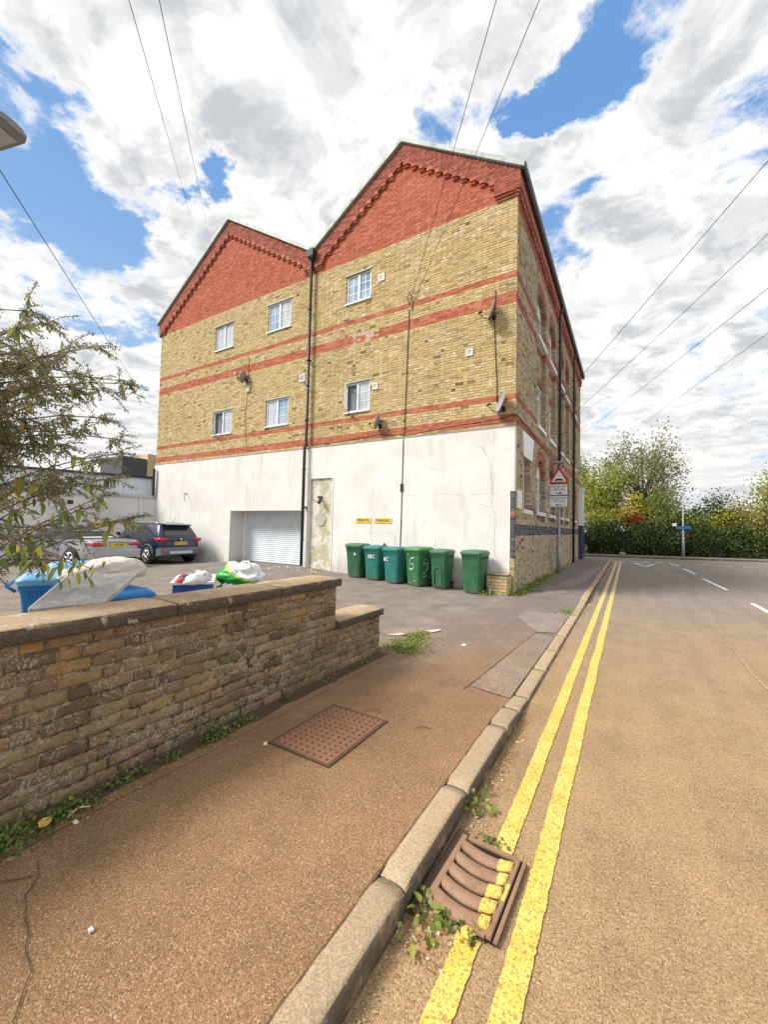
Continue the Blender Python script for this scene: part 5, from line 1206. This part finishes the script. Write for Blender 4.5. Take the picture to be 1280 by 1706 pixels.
for sg in (-1, 1):
    sideglass(cb, LV, [(1.62, 1.05), (1.62, 1.42), (.98, 1.40), (.62, 1.10)][::1], sg); sideglass(cb, LV, [(2.75, 1.05), (2.32, 1.42), (1.70, 1.42), (1.70, 1.05)], sg)
    m = MB(); m.tube([(.5, sg*.60, 1.53), (.7, sg*.60, 1.575), (2.0, sg*.60, 1.575), (2.2, sg*.60, 1.53)], .018, 6); m.build('roof_rail', m_rim, cb, True)
    m = MB(); m.loft([[(x, sg*y, z) for y, z in ((.50, 1.0), (.83-x*.05, 1.0), (.86, .93), (.80, .86), (.56, .88))] for x in (-.012, .06)]+[[(x, sg*y, z) for y, z in ((.80, .99), (.868, .985), (.878, .93), (.872, .885), (.8, .9))] for x in (.30,)]); m.build('tail_light', m_tail, suv, True)
    m = MB(); m.loft([[(2.72, sg*.86, 1.02), (2.72, sg*1.0, 1.05), (2.72, sg*1.0, 1.17), (2.72, sg*.88, 1.15)], [(2.86, sg*.86, 1.03), (2.86, sg*.97, 1.06), (2.86, sg*.97, 1.15), (2.86, sg*.88, 1.13)]]); m.build('wing_mirror', navy, suv)
rearglass(cb, LV, 1.09, 1.43, .60, .50)
m = MB(); m.loft([[(.12, -.50, 1.47), (.12, .50, 1.47), (.12, .50, 1.51), (.12, -.50, 1.51)], [(.40, -.58, 1.50), (.40, .58, 1.50), (.40, .58, 1.54), (.40, -.58, 1.54)]]); m.build('spoiler', navy, cb)
m = MB(); m.tube([(.45, .1, 1.54), (.22, .12, 1.78)], .006, 5); m.build('aerial', m_blackpl, cb)
m = MB(); m.loft([[(x, y, z) for y, z in ((-w, z0), (w, z0), (w, z1), (-w, z1))] for x, w, z0, z1 in ((-.045, .60, .44, .60), (-.02, .78, .36, .64), (.16, .865, .32, .60))]); m.build('rear_bumper', worn('grey_bumper', (.17, .19, .23), .6, .2), suv)
MB().box(-.055, -.046, -.45, .45, .40, .50).build('skid_plate', m_rim, suv)
for sg in (-1, 1): MB().box(-.052, -.03, sg*.66-.09, sg*.66+.09, .50, .56).build('reflector', m_tail, suv)
def plate(par, x, z, s_, w=.52, h=.115):
    p_ = MB().box(x-.012, x, -w/2, w/2, z-h/2, z+h/2).build('number_plate', m_plate, par); link('lettering', text_mesh(s_, .095, m_txtb, .001, bold=.002), p_, (x-.014, 0, z), (math.pi/2, 0, -math.pi/2))
plate(suv, -.008, .80, 'KW17 UTW')
MB().box(-.006, .02, -.60, .60, .655, .67).build('tailgate_gap', m_blackpl, suv); m = MB(); m.cyl((-.02, 0, .95), (0.0, 0, .95), .045, 12); m.build('badge', m_rim, suv)
arches(suv, (.72, 3.28), .87, .335, m_blackpl, worn('grey_arch_trim', (.10, .11, .12), .6))
for x in (.72, 3.28):
    for sg in (-1, 1): wheel(suv, x, sg*.80, .325, .215, sg)
for x in (1.0, 1.66, 2.78): 
    for sg in (-1, 1): MB().box(x-.004, x+.004, sg*.872, sg*.884, .40, .98).build('door_gap', m_blackpl, suv)
for x in (1.12, 1.82):
    for sg in (-1, 1): MB().box(x, x+.16, sg*.87, sg*.905, .86, .885).build('door_handle', navy, suv)
place(suv, -14.75, 9.28, 180)
# silver convertible
silver = carpaint('silver_car_paint', (.40, .41, .44), .55, .3); m_hood = mat('black_fabric_hood', col=(.03, .032, .036), rough=.9)
cv = empty('parked_convertible', label='silver convertible with black fabric roof parked beside the dark blue SUV', cat='car')
ST = [(0, .66, .50, .86, .02), (.03, .78, .42, .90, .025), (.12, .86, .34, .925, .03), (.4, .90, .27, .945, .03), (.9, .92, .24, .95, .02), (1.6, .925, .22, .93, .01), (2.8, .925, .22, .91, .01), (3.4, .92, .22, .88, .05), (3.9, .88, .23, .80, .06), (4.35, .78, .26, .70, .04), (4.6, .58, .32, .60, .01)]
carbody(cv, silver, ST)
LV = [(.93, .78, 3.32, .78), (1.06, 1.05, 3.05, .75), (1.2, 1.36, 2.76, .69), (1.30, 1.66, 2.52, .62), (1.355, 1.95, 2.3, .5), (1.375, 2.05, 2.2, .3)]
hb_ = cabin(cv, m_hood, LV, .22, 'fabric_roof')
for sg in (-1, 1):
    sideglass(hb_, LV, [(2.95, .96), (2.56, 1.24), (2.10, 1.25), (2.06, .96)], sg); sideglass(hb_, LV, [(2.03, .96), (2.06, 1.25), (1.78, 1.20), (1.50, .97)], sg)
    m = MB(); m.loft([[(2.72, sg*.88, .95), (2.72, sg*1.04, .98), (2.72, sg*1.04, 1.09), (2.72, sg*.9, 1.07)], [(2.86, sg*.88, .96), (2.86, sg*1.0, .99), (2.86, sg*1.0, 1.07), (2.86, sg*.9, 1.05)]]); m.build('wing_mirror', m_blackpl, cv)
    m = MB(); m.loft([[(x, sg*y, z) for y, z in ((.40, .85), (.80, .88), (.865, .83), (.80, .745), (.42, .76))] for x in (-.018, .06)]+[[(x, sg*y, z) for y, z in ((.84, .87), (.885, .86), (.895, .82), (.885, .775), (.84, .78))] for x in (.26,)]); m.build('tail_light', m_tail, cv, True)
rearglass(hb_, LV, 1.0, 1.24, .55, .44, m_=mat('rear_window_reflection', col=(.70, .72, .74), rough=.12, spec=.8))  # white colour paints a bright reflection onto the rear window
plate(cv, -.012, .78, 'Y23 OEH')
MB().box(-.01, .01, -.36, .36, .855, .868).build('boot_gap', m_blackpl, cv)
m = MB(); m.loft([[(x, y, z) for y, z in ((-w, z0), (w, z0), (w, z1), (-w, z1))] for x, w, z0, z1 in ((-.05, .66, .34, .60), (-.03, .82, .30, .63), (.16, .90, .28, .60))]); m.build('rear_bumper', silver, cv)
MB().box(-.055, -.0, -.62, .62, .26, .36).build('diffuser', m_blackpl, cv)
for sg in (-1, 1): MB().cyl((-.07, sg*.5, .29), (.1, sg*.5, .29), .04, 10).build('exhaust', m_rim, cv)
arches(cv, (.88, 3.62), .912, .335, m_blackpl)
for x in (.88, 3.62):
    for sg in (-1, 1): wheel(cv, x, sg*.84, .33, .235, sg)
for x in (1.45, 2.78): 
    for sg in (-1, 1): MB().box(x-.004, x+.004, sg*.918, sg*.930, .32, .92).build('door_gap', m_blackpl, cv)
for sg in (-1, 1): MB().box(1.6, 1.78, sg*.915, sg*.945, .76, .785).build('door_handle', silver, cv)
place(cv, -14.55, 6.95, 180+13)

# ------------------------------------------------------------------ blue bins and rubbish behind the wall
BL = bincol('blue_bin_plastic', (.012, .17, .46), (.03, .24, .55)); BLL = bincol('pale_blue_lid', (.10, .34, .62), (.42, .58, .72))
for (x, y, a, lb, hh) in ((-5.0, 1.92, 205, 'blue wheelie bin behind the garden wall with its handle to the left', .98), (-5.75, 2.38, 200, 'blue wheelie bin standing behind the nearest blue bin', 1.0), (-3.72, 1.68, 0, 'blue wheelie bin with the pale bundle on its lid', .95)):
    b = make_bin(BL, BL if hh < .96 else BLL, lb, group='blue bins behind the garden wall', h=hh); b.location = (x, y, gz(x, y)-.01); b.rotation_euler = (0, 0, math.radians(-a)); b.scale = (.9, .8, 1) if hh < .96 else (1, 1, 1)
def fn_marb(t):
    p = t.pos(); n = t.noise(p, 6, 6, .65, 1.5); n2 = t.noise(p, 22, 4, .6)
    c = t.mix(t.ss(n, .3, .7), (.40, .38, .36), (.58, .55, .51)); c = t.mix(t.m('MULTIPLY', t.ss(t.m('ABSOLUTE', t.m('SUBTRACT', n, .5)), .03, .0), .6), c, (.25, .23, .22)); return {'Base Color': t.mul(c, t.lin(n2, .3, .7, .9, 1.1)), 'Roughness': .7}
pA, pB, pC, pD = Vector((-3.5, 1.36, 1.263)), Vector((-3.25, 1.70, 1.259)), Vector((-3.15, 1.02, 1.103)), Vector((-2.995, 1.36, 1.113))
nrm = (pB-pA).cross(pC-pA).normalized(); nrm = nrm if nrm.z > 0 else -nrm
m = MB(); m.loft([[q_-nrm*.035 for q_ in (pA, pB, pD, pC)], [q_+nrm*.0 for q_ in (pA, pB, pD, pC)]]); brd = m.build('marbled_board', mat('marbled_foam', fn_marb), None, bevel=.004); tag(brd, 'stained marbled grey foam board with white edge leaning on the wall coping', 'board')
m = MB(); e_ = (pC-pA).normalized(); f_ = (pB-pA).normalized()
m.loft([[pA-f_*.012-nrm*.037, pA-f_*.012+nrm*.004, pA-f_*.001+nrm*.004, pA-f_*.001-nrm*.037], [pC-f_*.012-nrm*.037, pC-f_*.012+nrm*.004, pC-f_*.001+nrm*.004, pC-f_*.001-nrm*.037]]); m.build('white_edge', m_white, brd)
def blob(name, c, r, mt, label, cat, amp=.15, fr=(2.2, 5), seed=0, rz=0, n=(40, 26), flat=.35, parent=None, streak=(1, 1, 1)):
    m = MB(); rings = []
    for j in range(1, n[1]):
        th = math.pi*j/n[1]; row = []
        for i in range(n[0]):
            ph = 2*math.pi*i/n[0]; d_ = Vector((math.sin(th)*math.cos(ph), math.sin(th)*math.sin(ph), math.cos(th)))
            dv = Vector((d_.x*streak[0], d_.y*streak[1], d_.z*streak[2]))
            k = 1+amp*mnoise.noise(dv*fr[0]+Vector((seed, 0, 0)))+amp*.55*(1-abs(mnoise.noise(dv*fr[1]+Vector((0, seed, 0))))*2.5)
            z = d_.z*r[2]*k
            if z < -r[2]*flat: z = -r[2]*flat
            row.append((d_.x*r[0]*k, d_.y*r[1]*k, z))
        rings.append(row)
    m.loft(rings); o = m.build(name, mt, parent, True, loc=c, rot=(0, 0, rz))
    return tag(o, label, cat) if label else o
m_duv = worn('cream_duvet', (.70, .65, .58), .95, .25, 10, dirt=(.36, .28, .22), bumpd=.01)
dv = blob('duvet_bundle', (-3.76, 1.77, 1.215), (.15, .27, .13), m_duv, 'cream duvet bundle knotted at one end lying on the blue bin behind the board', 'bedding', .16, (1.8, 4.5), 3, .15, streak=(2.2, .8, 2.2))
blob('knot', (-.0, -.30, .0), (.085, .10, .065), m_duv, None, None, .25, (2.5, 7), 8, 0, (24, 16), parent=dv, streak=(1, 2.5, 1))
# tray of rubbish and the carrier bag near the low wall
tr = empty('blue_tray', (-6.75, 4.55, gz(-6.7, 4.5)), math.radians(-38), 'blue and white box tray full of mixed rubbish behind the garden wall', 'box')
m_trb = worn('tray_blue', (.02, .10, .40), .5, .2); 
MB().box(-.55, .55, -.3, .3, 0, .40).build('tray_body', m_trb, tr)
m = MB(); m.box(-.58, .58, -.34, -.25, .40, .44); m.box(-.58, .58, .25, .34, .40, .44); m.box(-.58, -.5, -.25, .25, .40, .44); m.box(.5, .58, -.25, .25, .40, .44); m.build('tray_rim', m_white, tr)
rr2 = random.Random(11)
m_lit = [worn('litter_white', (.66, .64, .62), .6), worn('litter_grey', (.25, .26, .28), .6), worn('litter_red', (.60, .04, .06), .5), worn('litter_cream', (.55, .48, .38), .7), worn('litter_dark', (.05, .06, .08), .6)]
LT = [(-.35, .05, .07, 3, 'crumpled_paper', 'cream crumpled paper at the left end of the rubbish tray'), (-.12, -.12, .06, 2, 'plastic_wrapper', 'small red wrapper in the rubbish tray'), (.02, .10, .12, 0, 'plastic_wrapper', 'white crumpled wrapper in the middle of the rubbish tray'), (.20, -.05, .10, 1, 'crushed_can', 'grey crushed can in the right half of the tray'),
      (.34, .12, .12, 0, 'crumpled_paper', 'white crumpled paper near the right end of the tray'), (.40, -.14, .09, 4, 'rag', 'dark rag over the right rim of the tray'), (.60, 0, .12, 0, 'crumpled_paper', 'white crumpled paper between tray and carrier bag'), (.72, -.16, .07, 2, 'plastic_wrapper', 'red wrapper lying below the carrier bag'), (.80, .06, .14, 0, 'paper_cup', 'large white crumpled cup leaning on the carrier bag')]
Mt = Matrix.Translation(tr.location) @ Matrix.Rotation(tr.rotation_euler.z, 4, 'Z')
for k, (x, y, r_, c_, nm_, lb) in enumerate(LT): blob(nm_, Mt @ Vector((x, y, .60)), (r_*1.2, r_, r_*.75), m_lit[c_], lb, 'litter', .4, (2, 5), k*3.3, k, (14, 9))
heap = blob('rubbish_sack', (-6.35, 4.95, gz(-6.3, 5)), (.42, .34, .42), m_lit[1], 'grey rubbish heap beside the tray holding up the loose litter', 'rubbish', .2, (2, 4), 5)
def fn_carr(t):
    p = t.obj(); x, y, z = t.xyz(p); n = t.noise(p, 2.5, 3, .5)
    k = t.m('ADD', t.m('ADD', z, t.m('MULTIPLY', x, .5)), t.m('MULTIPLY', n, .14))
    c = t.mix(t.ss(k, .16, .17), (.02, .30, .035), (.80, .83, .80)); c = t.mix(t.m('MULTIPLY', t.ss(k, .11, .12), t.ss(k, .16, .15)), c, (.42, .62, .06)); return {'Base Color': c, 'Roughness': .45}
m_carr = mat('green_white_carrier', fn_carr)
cbg = blob('carrier_bag', (-6.38, 5.25, .68), (.44, .27, .22), m_carr, 'green and white plastic carrier bag slumped on rubbish behind the wall', 'bag', .28, (1.6, 3.6), 12, .35, (44, 28), .8)
m = MB(); m.tube([(.05, -.15, .15), (.10, -.1, .27), (.22, -.1, .28), (.30, -.12, .15)], .02, 5); m.build('bag_handle', m_white, cbg, True)
lt = text_mesh('W', .22, m_txtb, .002); 
heap2 = blob('rubbish_sack', (-6.38, 5.25, gz(-6.4, 5.2)), (.38, .26, .48), worn('pale_sack', (.45, .44, .42), .6), 'pale rubbish sack under the green and white carrier bag', 'rubbish', .2, (2, 4), 9)
tr.location.z += .12
debris(-9.5, -6.8, 5.4, 7.2, 90, .05, 'flat litter and leaves scattered on the car park behind the tray', m_dead, .01, 'litter')
debris(-12, -8.4, 9.4, 10.4, 160, .06, 'pale rubble and litter along the foot of the roller shutter', MATS['pale_chip'], .01, 'rubble')
debris(-18.3, -13.6, 9.9, 10.4, 160, .05, 'crumbs and litter along the foot of the left white wall', MATS['pale_chip'], .01, 'rubble')

# ------------------------------------------------------------------ buddleia shrub on the left
m_bst = worn('buddleia_stem', (.20, .155, .10), .9, .3, 20)
m_bul = leafmat('buddleia_leaf', [(0, (.15, .20, .07)), (.35, (.22, .28, .08)), (.6, (.36, .40, .09)), (.8, (.52, .50, .09)), (.93, (.66, .50, .07)), (1, (.58, .34, .10))], .4)
m_bug = leafmat('buddleia_small_leaf', [(0, (.18, .22, .11)), (.5, (.29, .33, .16)), (.85, (.42, .44, .17)), (1, (.58, .52, .16))], .45)
m_pan = leafmat('dry_flower_head', [(0, (.17, .145, .10)), (.5, (.29, .265, .18)), (.8, (.36, .35, .19)), (.95, (.40, .36, .26)), (1, (.34, .26, .36))], .2, .9)
bu = empty('buddleia_shrub', (-4.0, .15, gz(-4, .1)), label='large straggly buddleia with drooping dry flower spikes behind the wall at left', cat='shrub')
bo = Vector(bu.location)
tips = [(-3.77, 1.29, 3.13), (-3.77, 1.16, 3.17), (-3.23, 1.23, 2.8), (-3.25, 1.4, 2.89), (-3.7, 1.79, 2.85), (-3.64, 1.84, 2.83), (-3.6, 1.63, 2.7), (-3.38, 1.5, 2.42), (-3.56, 1.7, 2.32), (-3.56, 1.73, 2.2), (-3.55, 1.4, 2.76), (-3.3, 1.12, 2.72), (-3.46, 1.01, 2.88), (-3.44, .95, 2.69), (-3.63, 1.14, 2.58), (-3.8, 1.38, 2.63), (-3.77, 1.55, 2.38), (-3.53, 1.54, 2.11), (-3.47, 1.63, 1.98), (-3.36, 1.36, 1.95), (-3.22, 1.65, 1.67), (-3.22, 1.56, 1.65), (-3.48, 1.45, 1.73), (-3.39, 1.23, 1.81), (-3.43, 1.1, 1.92), (-3.74, 1.06, 2.1), (-3.52, 1.33, 2.19), (-3.54, 1.16, 2.27), (-3.34, .97, 2.32), (-3.21, .9, 1.71), (-3.4, 1.08, 1.6), (-3.28, 1.17, 1.52), (-3.51, 1.16, 1.40), (-3.8, 1.52, 1.42), (-3.6, 1.37, 1.36), (-3.31, .96, 1.52), (-3.74, 1.35, 1.33), (-3.68, 1.59, 1.94), (-3.64, 1.65, 1.84)]
rb = random.Random(21)
tips = [(x, y-.075, z) for x, y, z in tips]+[(rb.uniform(-3.9, -3.2), rb.uniform(.3, 1.1), rb.uniform(1.5, 3.0)) for _ in range(18)]+[(rb.uniform(-3.7, -3.3), rb.uniform(.85, 1.2), rb.uniform(1.9, 2.9)) for _ in range(9)]
spine = [Vector((-4.0, .15, .1)), Vector((-3.85, .3, .9)), Vector((-3.75, .42, 1.5)), Vector((-3.8, .45, 2.1)), Vector((-3.85, .5, 2.6))]
m = MB(); m.tube(spine, [.05, .045, .035, .025, .012], 7); m.tube([(-4.0, .15, .1), (-4.2, .3, 1.0), (-4.1, .5, 1.9), (-4.0, .7, 2.5)], [.04, .035, .025, .012], 6)
stems_o = MB(); stems_o.v = [(v_[0]-bo.x, v_[1]-bo.y, v_[2]-bo.z) for v_ in m.v]; stems_o.f = m.f; stems_o.mi = m.mi; stems_o.build('trunk', m_bst, bu, True)
PP, PA, LP, LA, FP, FA = [], [], [], [], [], []
tips = [t_ for t_ in tips if not (t_[2] < 1.45 and t_[1] > 1.2)]
LB = [leaf_mesh(L_, W_, m_bul, .25, d_, 6) for L_, W_, d_ in ((.13, .038, .9), (.11, .036, .5), (.15, .042, 1.2))]
nleaf = 0
for ti, tp in enumerate(tips):
    T = Vector(tp); fz = max(.45, T.z-.45-.5*rb.random()); a = Vector((-3.85+rb.uniform(-.08, .08), .40+.12*rb.random(), fz)); mid = a.lerp(T, .5)+Vector((rb.uniform(-.1, .1), rb.uniform(-.05, .05), .16+.12*rb.random()))
    pts = [a.lerp(mid, k/5).lerp(mid.lerp(T, k/5), k/5) for k in range(6)]
    dirn = (pts[-1]-pts[-2]).normalized(); fl = [T.copy()]
    dn = rb.uniform(.02, .07)
    for k in range(5): dirn = (dirn+Vector((0, 0, -dn*2.0))).normalized(); fl.append(fl[-1]+dirn*.028)
    m = MB(); m.tube([q_-bo for q_ in pts+fl[1:]], [.008, .007, .006, .005, .0045, .004, .003, .003, .002, .002, .002][:len(pts)+5], 5); m.build('branch', m_bst, bu, True)
    # flower spike bits all along the last part
    for seg in [pts[-3], pts[-2]]+fl:
        for _ in range(26):
            r_ = rb.gauss(0, .008); PP.append(seg+Vector((rb.gauss(0, .010), rb.gauss(0, .016), rb.gauss(0, .010)))); 
    for s_ in range(12 if T.z > 1.8 else 6):
        k = rb.randrange(2, 6); b0 = pts[k].copy(); d0 = Vector((rb.uniform(-.6, .6), rb.uniform(-.1, 1), rb.uniform(-.5, .9))).normalized(); L_ = rb.uniform(.10, .26); q0 = b0.copy(); sub = [q0.copy()]
        for _ in range(6): d0 = (d0+Vector((0, 0, -.13))).normalized(); q0 = q0+d0*L_/6; sub.append(q0.copy())
        FP.append(sub)
        for q1 in sub[2:]:
            for _ in range(11): PP.append(q1+Vector((rb.gauss(0, .007), rb.gauss(0, .010), rb.gauss(0, .007))))
        for q1 in sub[:5]:
            if rb.random() < .7: LP.append(q1+Vector((0, 0, 0))); LA.append((rb.uniform(-1, 1), rb.uniform(-.6, 1), rb.uniform(-1.2, .2)))
    nb_ = 9 if T.z < 2.0 else 3
    for _ in range(nb_):
        k = rb.randrange(2, 6); yaw_ = rb.uniform(0, 6.28); s_ = rb.uniform(.55, 1.05)
        if T.z > 2.3: s_ *= .8
        link('leaf', rb.choice(LB), bu, pts[k]-bo+Vector((rb.gauss(0, .02), rb.gauss(0, .03), rb.gauss(0, .02))), (rb.uniform(-.6, .6), rb.uniform(.3, 1.3), yaw_), (s_,)*3); nleaf += 1
for (px_, py_, pz_) in ((-3.05, 1.02, 1.42), (-3.0, 1.10, 1.38), (-3.08, 1.22, 1.36), (-3.1, 1.32, 1.33), (-3.02, .95, 1.5)):
    for _ in range(9): link('leaf', rb.choice(LB), bu, Vector((px_, py_, pz_))-bo+Vector((rb.gauss(0, .04), rb.gauss(0, .05), rb.gauss(0, .04))), (rb.uniform(-.6, .6), rb.uniform(.2, 1.3), rb.uniform(0, 6.28)), (rb.uniform(.45, .8),)*3)
    m = MB(); m.tube([Vector(v_)-bo for v_ in ((-3.6, .5, 1.6), (-3.3, .8, 1.62), (px_, py_, pz_))], [.007, .005, .003], 5); m.build('branch', m_bst, bu, True)
m = MB()
for sub in FP: m.tube([q_-bo for q_ in sub], .0025, 3, False)
o = m.build('twigs', m_bst, bu); o['kind'] = 'stuff'
o = leafcloud('flower_spikes', np.array([tuple(q_-bo) for q_ in PP]), None, .015, m_pan, bu, .6, 'stuff')
o = leafcloud('small_leaves', np.array([tuple(q_-bo) for q_ in LP]), np.array(LA)*2, .075, m_bug, bu, .28, 'stuff')

# ------------------------------------------------------------------ far trees, bushes and hedge
def greens(nm, st_): return leafmat(nm, st_, .4)
g_lime = greens('lime_leaves', [(0, (.19, .24, .04)), (.5, (.34, .39, .07)), (1, (.52, .50, .10))]); g_mid = greens('mid_green_leaves', [(0, (.10, .16, .04)), (.5, (.20, .27, .07)), (1, (.32, .36, .10))])
g_dark = greens('dark_ivy_leaves', [(0, (.03, .055, .018)), (.6, (.075, .115, .035)), (1, (.20, .24, .07))]); g_red = greens('red_creeper_leaves', [(0, (.30, .03, .03)), (.5, (.50, .06, .05)), (.8, (.45, .22, .05)), (1, (.30, .24, .05))])
g_yel = greens('yellow_leaves', [(0, (.32, .34, .05)), (.5, (.52, .50, .08)), (1, (.58, .42, .10))]); g_grey = greens('dusty_leaves', [(0, (.16, .19, .09)), (.5, (.29, .31, .14)), (.85, (.40, .38, .14)), (1, (.50, .36, .12))]); g_brn = greens('rusty_leaves', [(0, (.16, .13, .05)), (.5, (.30, .22, .08)), (1, (.38, .34, .10))])
m_bark = worn('bark', (.13, .10, .07), .95, .3, 6)
def plant(name, x, y, z0, rx, ry, rz, n, size, mt, label, cat='bush', clumps=26, trunk=0., sp=.24, group=None, spread=1., seed=1, hollow=.45):
    rs = np.random.RandomState(seed); b = empty(name, (x, y, .1), label=label, cat=cat, group=group)
    C_ = []
    while len(C_) < clumps:
        v = rs.uniform(-1, 1, 3)
        if hollow < np.linalg.norm(v) < 1: C_.append(v*(rx, ry, rz)*rs.uniform(.8, 1.08))
    C_ = np.array(C_); C_[:, 2] += z0
    C_[:, 2] = np.maximum(C_[:, 2], .1)
    idx = rs.randint(0, clumps, n); csz = rs.uniform(.6, 1.3, clumps)
    P = C_[idx]+rs.normal(size=(n, 3))*(csz[idx][:, None])*np.array([rx, ry, rz])*sp; P[:, 2] = np.where(P[:, 2] < 0, -P[:, 2]*.5, P[:, 2])
    shade_ = rs.uniform(0, 1, clumps)
    rn = np.clip(.35*shade_[idx]+.65*rs.uniform(0, 1, n), 0, .999)
    leafcloud('crown', P, None, size, mt, b, .7, 'stuff' if False else None, rn, rs)
    m = MB(); base = Vector((0, 0, -.15)); top = Vector((0, 0, max(trunk, z0*.7)))
    r0 = .05+.018*(z0+rz); m.tube([base, top*.5+Vector((.1, 0, 0)), top], [r0, r0*.8, r0*.55], 7)
    m.build('trunk', m_bark, b, True); m = MB()
    for c_ in C_[:min(clumps, 40)]:
        c_ = Vector(c_); s0 = top*rs.uniform(.45, 1); md_ = s0.lerp(c_, .5)+Vector((0, 0, .12*rz)); m.tube([s0, md_, c_, c_+(c_-md_)*.5], [r0*.35, r0*.22, r0*.12, r0*.03], 4, False)
    o = m.build('limbs', m_bark, b); o['kind'] = 'stuff'
    return b
plant('tall_tree', 1.1, 39.5, 6.4, 3.1, 2.2, 3.9, 9000, .17, g_grey, 'tall airy half bare tree rising above the hedge right of the building', 'tree', 60, 4.5, .15, seed=3, hollow=.3)
plant('leafy_tree', -1.75, 37.5, 4.6, 1.9, 1.6, 2.6, 7000, .19, g_lime, 'bushy lime green tree next to the end of the building', 'tree', 34, 2.5, .24, seed=4)
plant('leafy_tree', -3.9, 40.5, 4.8, 2.2, 1.8, 3.2, 5000, .2, g_mid, 'mid green tree partly hidden by the far end of the building', 'tree', 30, 2.5, .24, seed=14)
plant('bush', .3, 36.7, 3.0, 1.3, 1.0, 1.2, 4500, .15, g_yel, 'yellow green bush with autumn tints above the ivy hedge', 'bush', 26, 1.2, .25, seed=5)
plant('creeper', .25, 35.75, 2.65, .75, .35, .45, 420, .14, g_red, 'patch of bright red creeper on the yellow green bush', 'creeper', 9, .5, .3, seed=6)
plant('bush', 1.9, 37.3, 3.1, 1.4, 1.1, 1.6, 5000, .16, g_mid, 'rounded mid green bush below the tall airy tree', 'bush', 26, 1.2, .24, seed=7)
plant('bush', 2.75, 37.6, 2.3, 1.2, 1.0, 1.3, 3000, .15, g_brn, 'rust tinted bush behind the slim lamp post', 'bush', 22, 1.0, .24, seed=8)
plant('bush', 4.9, 38.0, 2.5, 1.8, 1.0, 1.7, 3600, .16, g_dark, 'dark thin bush right of the slim lamp post', 'bush', 26, 1.0, .2, seed=9)
plant('bush', 7.6, 38.6, 2.5, 2.2, 1.2, 1.9, 5000, .16, g_brn, 'brownish green bush in the middle of the right hand hedge', 'bush', 28, 1.0, .24, seed=10)
plant('leafy_tree', 9.9, 40.5, 3.9, 2.4, 1.6, 2.4, 6500, .17, g_lime, 'yellow green tree at the right edge of the photo', 'tree', 34, 2.0, .22, seed=11)
plant('bush', 12.5, 41, 3.0, 2.4, 1.4, 2.4, 4000, .18, g_mid, 'green bush beyond the right edge tree', 'bush', 26, 1.5, .24, seed=12)
plant('bush', 3.9, 37.2, 2.2, 1.3, .9, 1.3, 3600, .15, g_mid, 'mid green bush filling the bank just right of the slim lamp post', 'bush', 22, 1.0, .26, seed=41)
plant('bush', 6.2, 38.0, 2.3, 1.4, .9, 1.3, 3600, .15, g_yel, 'yellowing bush in the bank between dark bush and brownish bush', 'bush', 22, 1.0, .26, seed=42)
plant('bush', 9.0, 38.9, 2.6, 1.5, .9, 1.4, 3600, .15, g_mid, 'green bush under the yellow green tree at the right edge', 'bush', 22, 1.0, .26, seed=43)
plant('bush', -1.6, 36.2, 2.3, 1.2, .8, 1.1, 3600, .15, g_lime, 'lime green bush low beside the end of the building', 'bush', 22, 1.0, .26, seed=44)
for i, (x, mt_, zt, lb) in enumerate(((-7.2, g_dark, 1.7, 'dark ivy hedge section hidden behind the building end'), (-4.2, g_dark, 1.7, 'dark ivy hedge at the end of the side street by the building'), (-1.2, g_dark, 1.75, 'dark ivy hedge section behind the white litter bag'), (1.5, g_dark, 1.55, 'dark ivy hedge section behind the street name plate'), (4.2, g_dark, 1.4, 'dark hedge section just right of the slim lamp post'), (6.9, g_dark, 1.45, 'dark green hedge section in the right half of the junction'), (9.6, g_mid, 1.4, 'brighter green hedge section near the right edge'), (12.3, g_mid, 1.5, 'green hedge section beyond the right edge'), (15, g_dark, 1.6, 'dark hedge section far right of the junction'))):
    plant('hedge', x, farkerb_y(x)+2.9, zt*(.66+.10*math.sin(i*2.3)), 1.8, .7, zt*(.85+.16*math.sin(i*3.1)), 7500, .13, mt_, lb, 'hedge', 34, .4, .22, None, seed=30+i)
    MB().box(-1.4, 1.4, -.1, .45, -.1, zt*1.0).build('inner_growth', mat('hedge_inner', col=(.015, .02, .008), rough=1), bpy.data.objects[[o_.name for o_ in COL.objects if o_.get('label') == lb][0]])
# dead leaf line along the far pavement
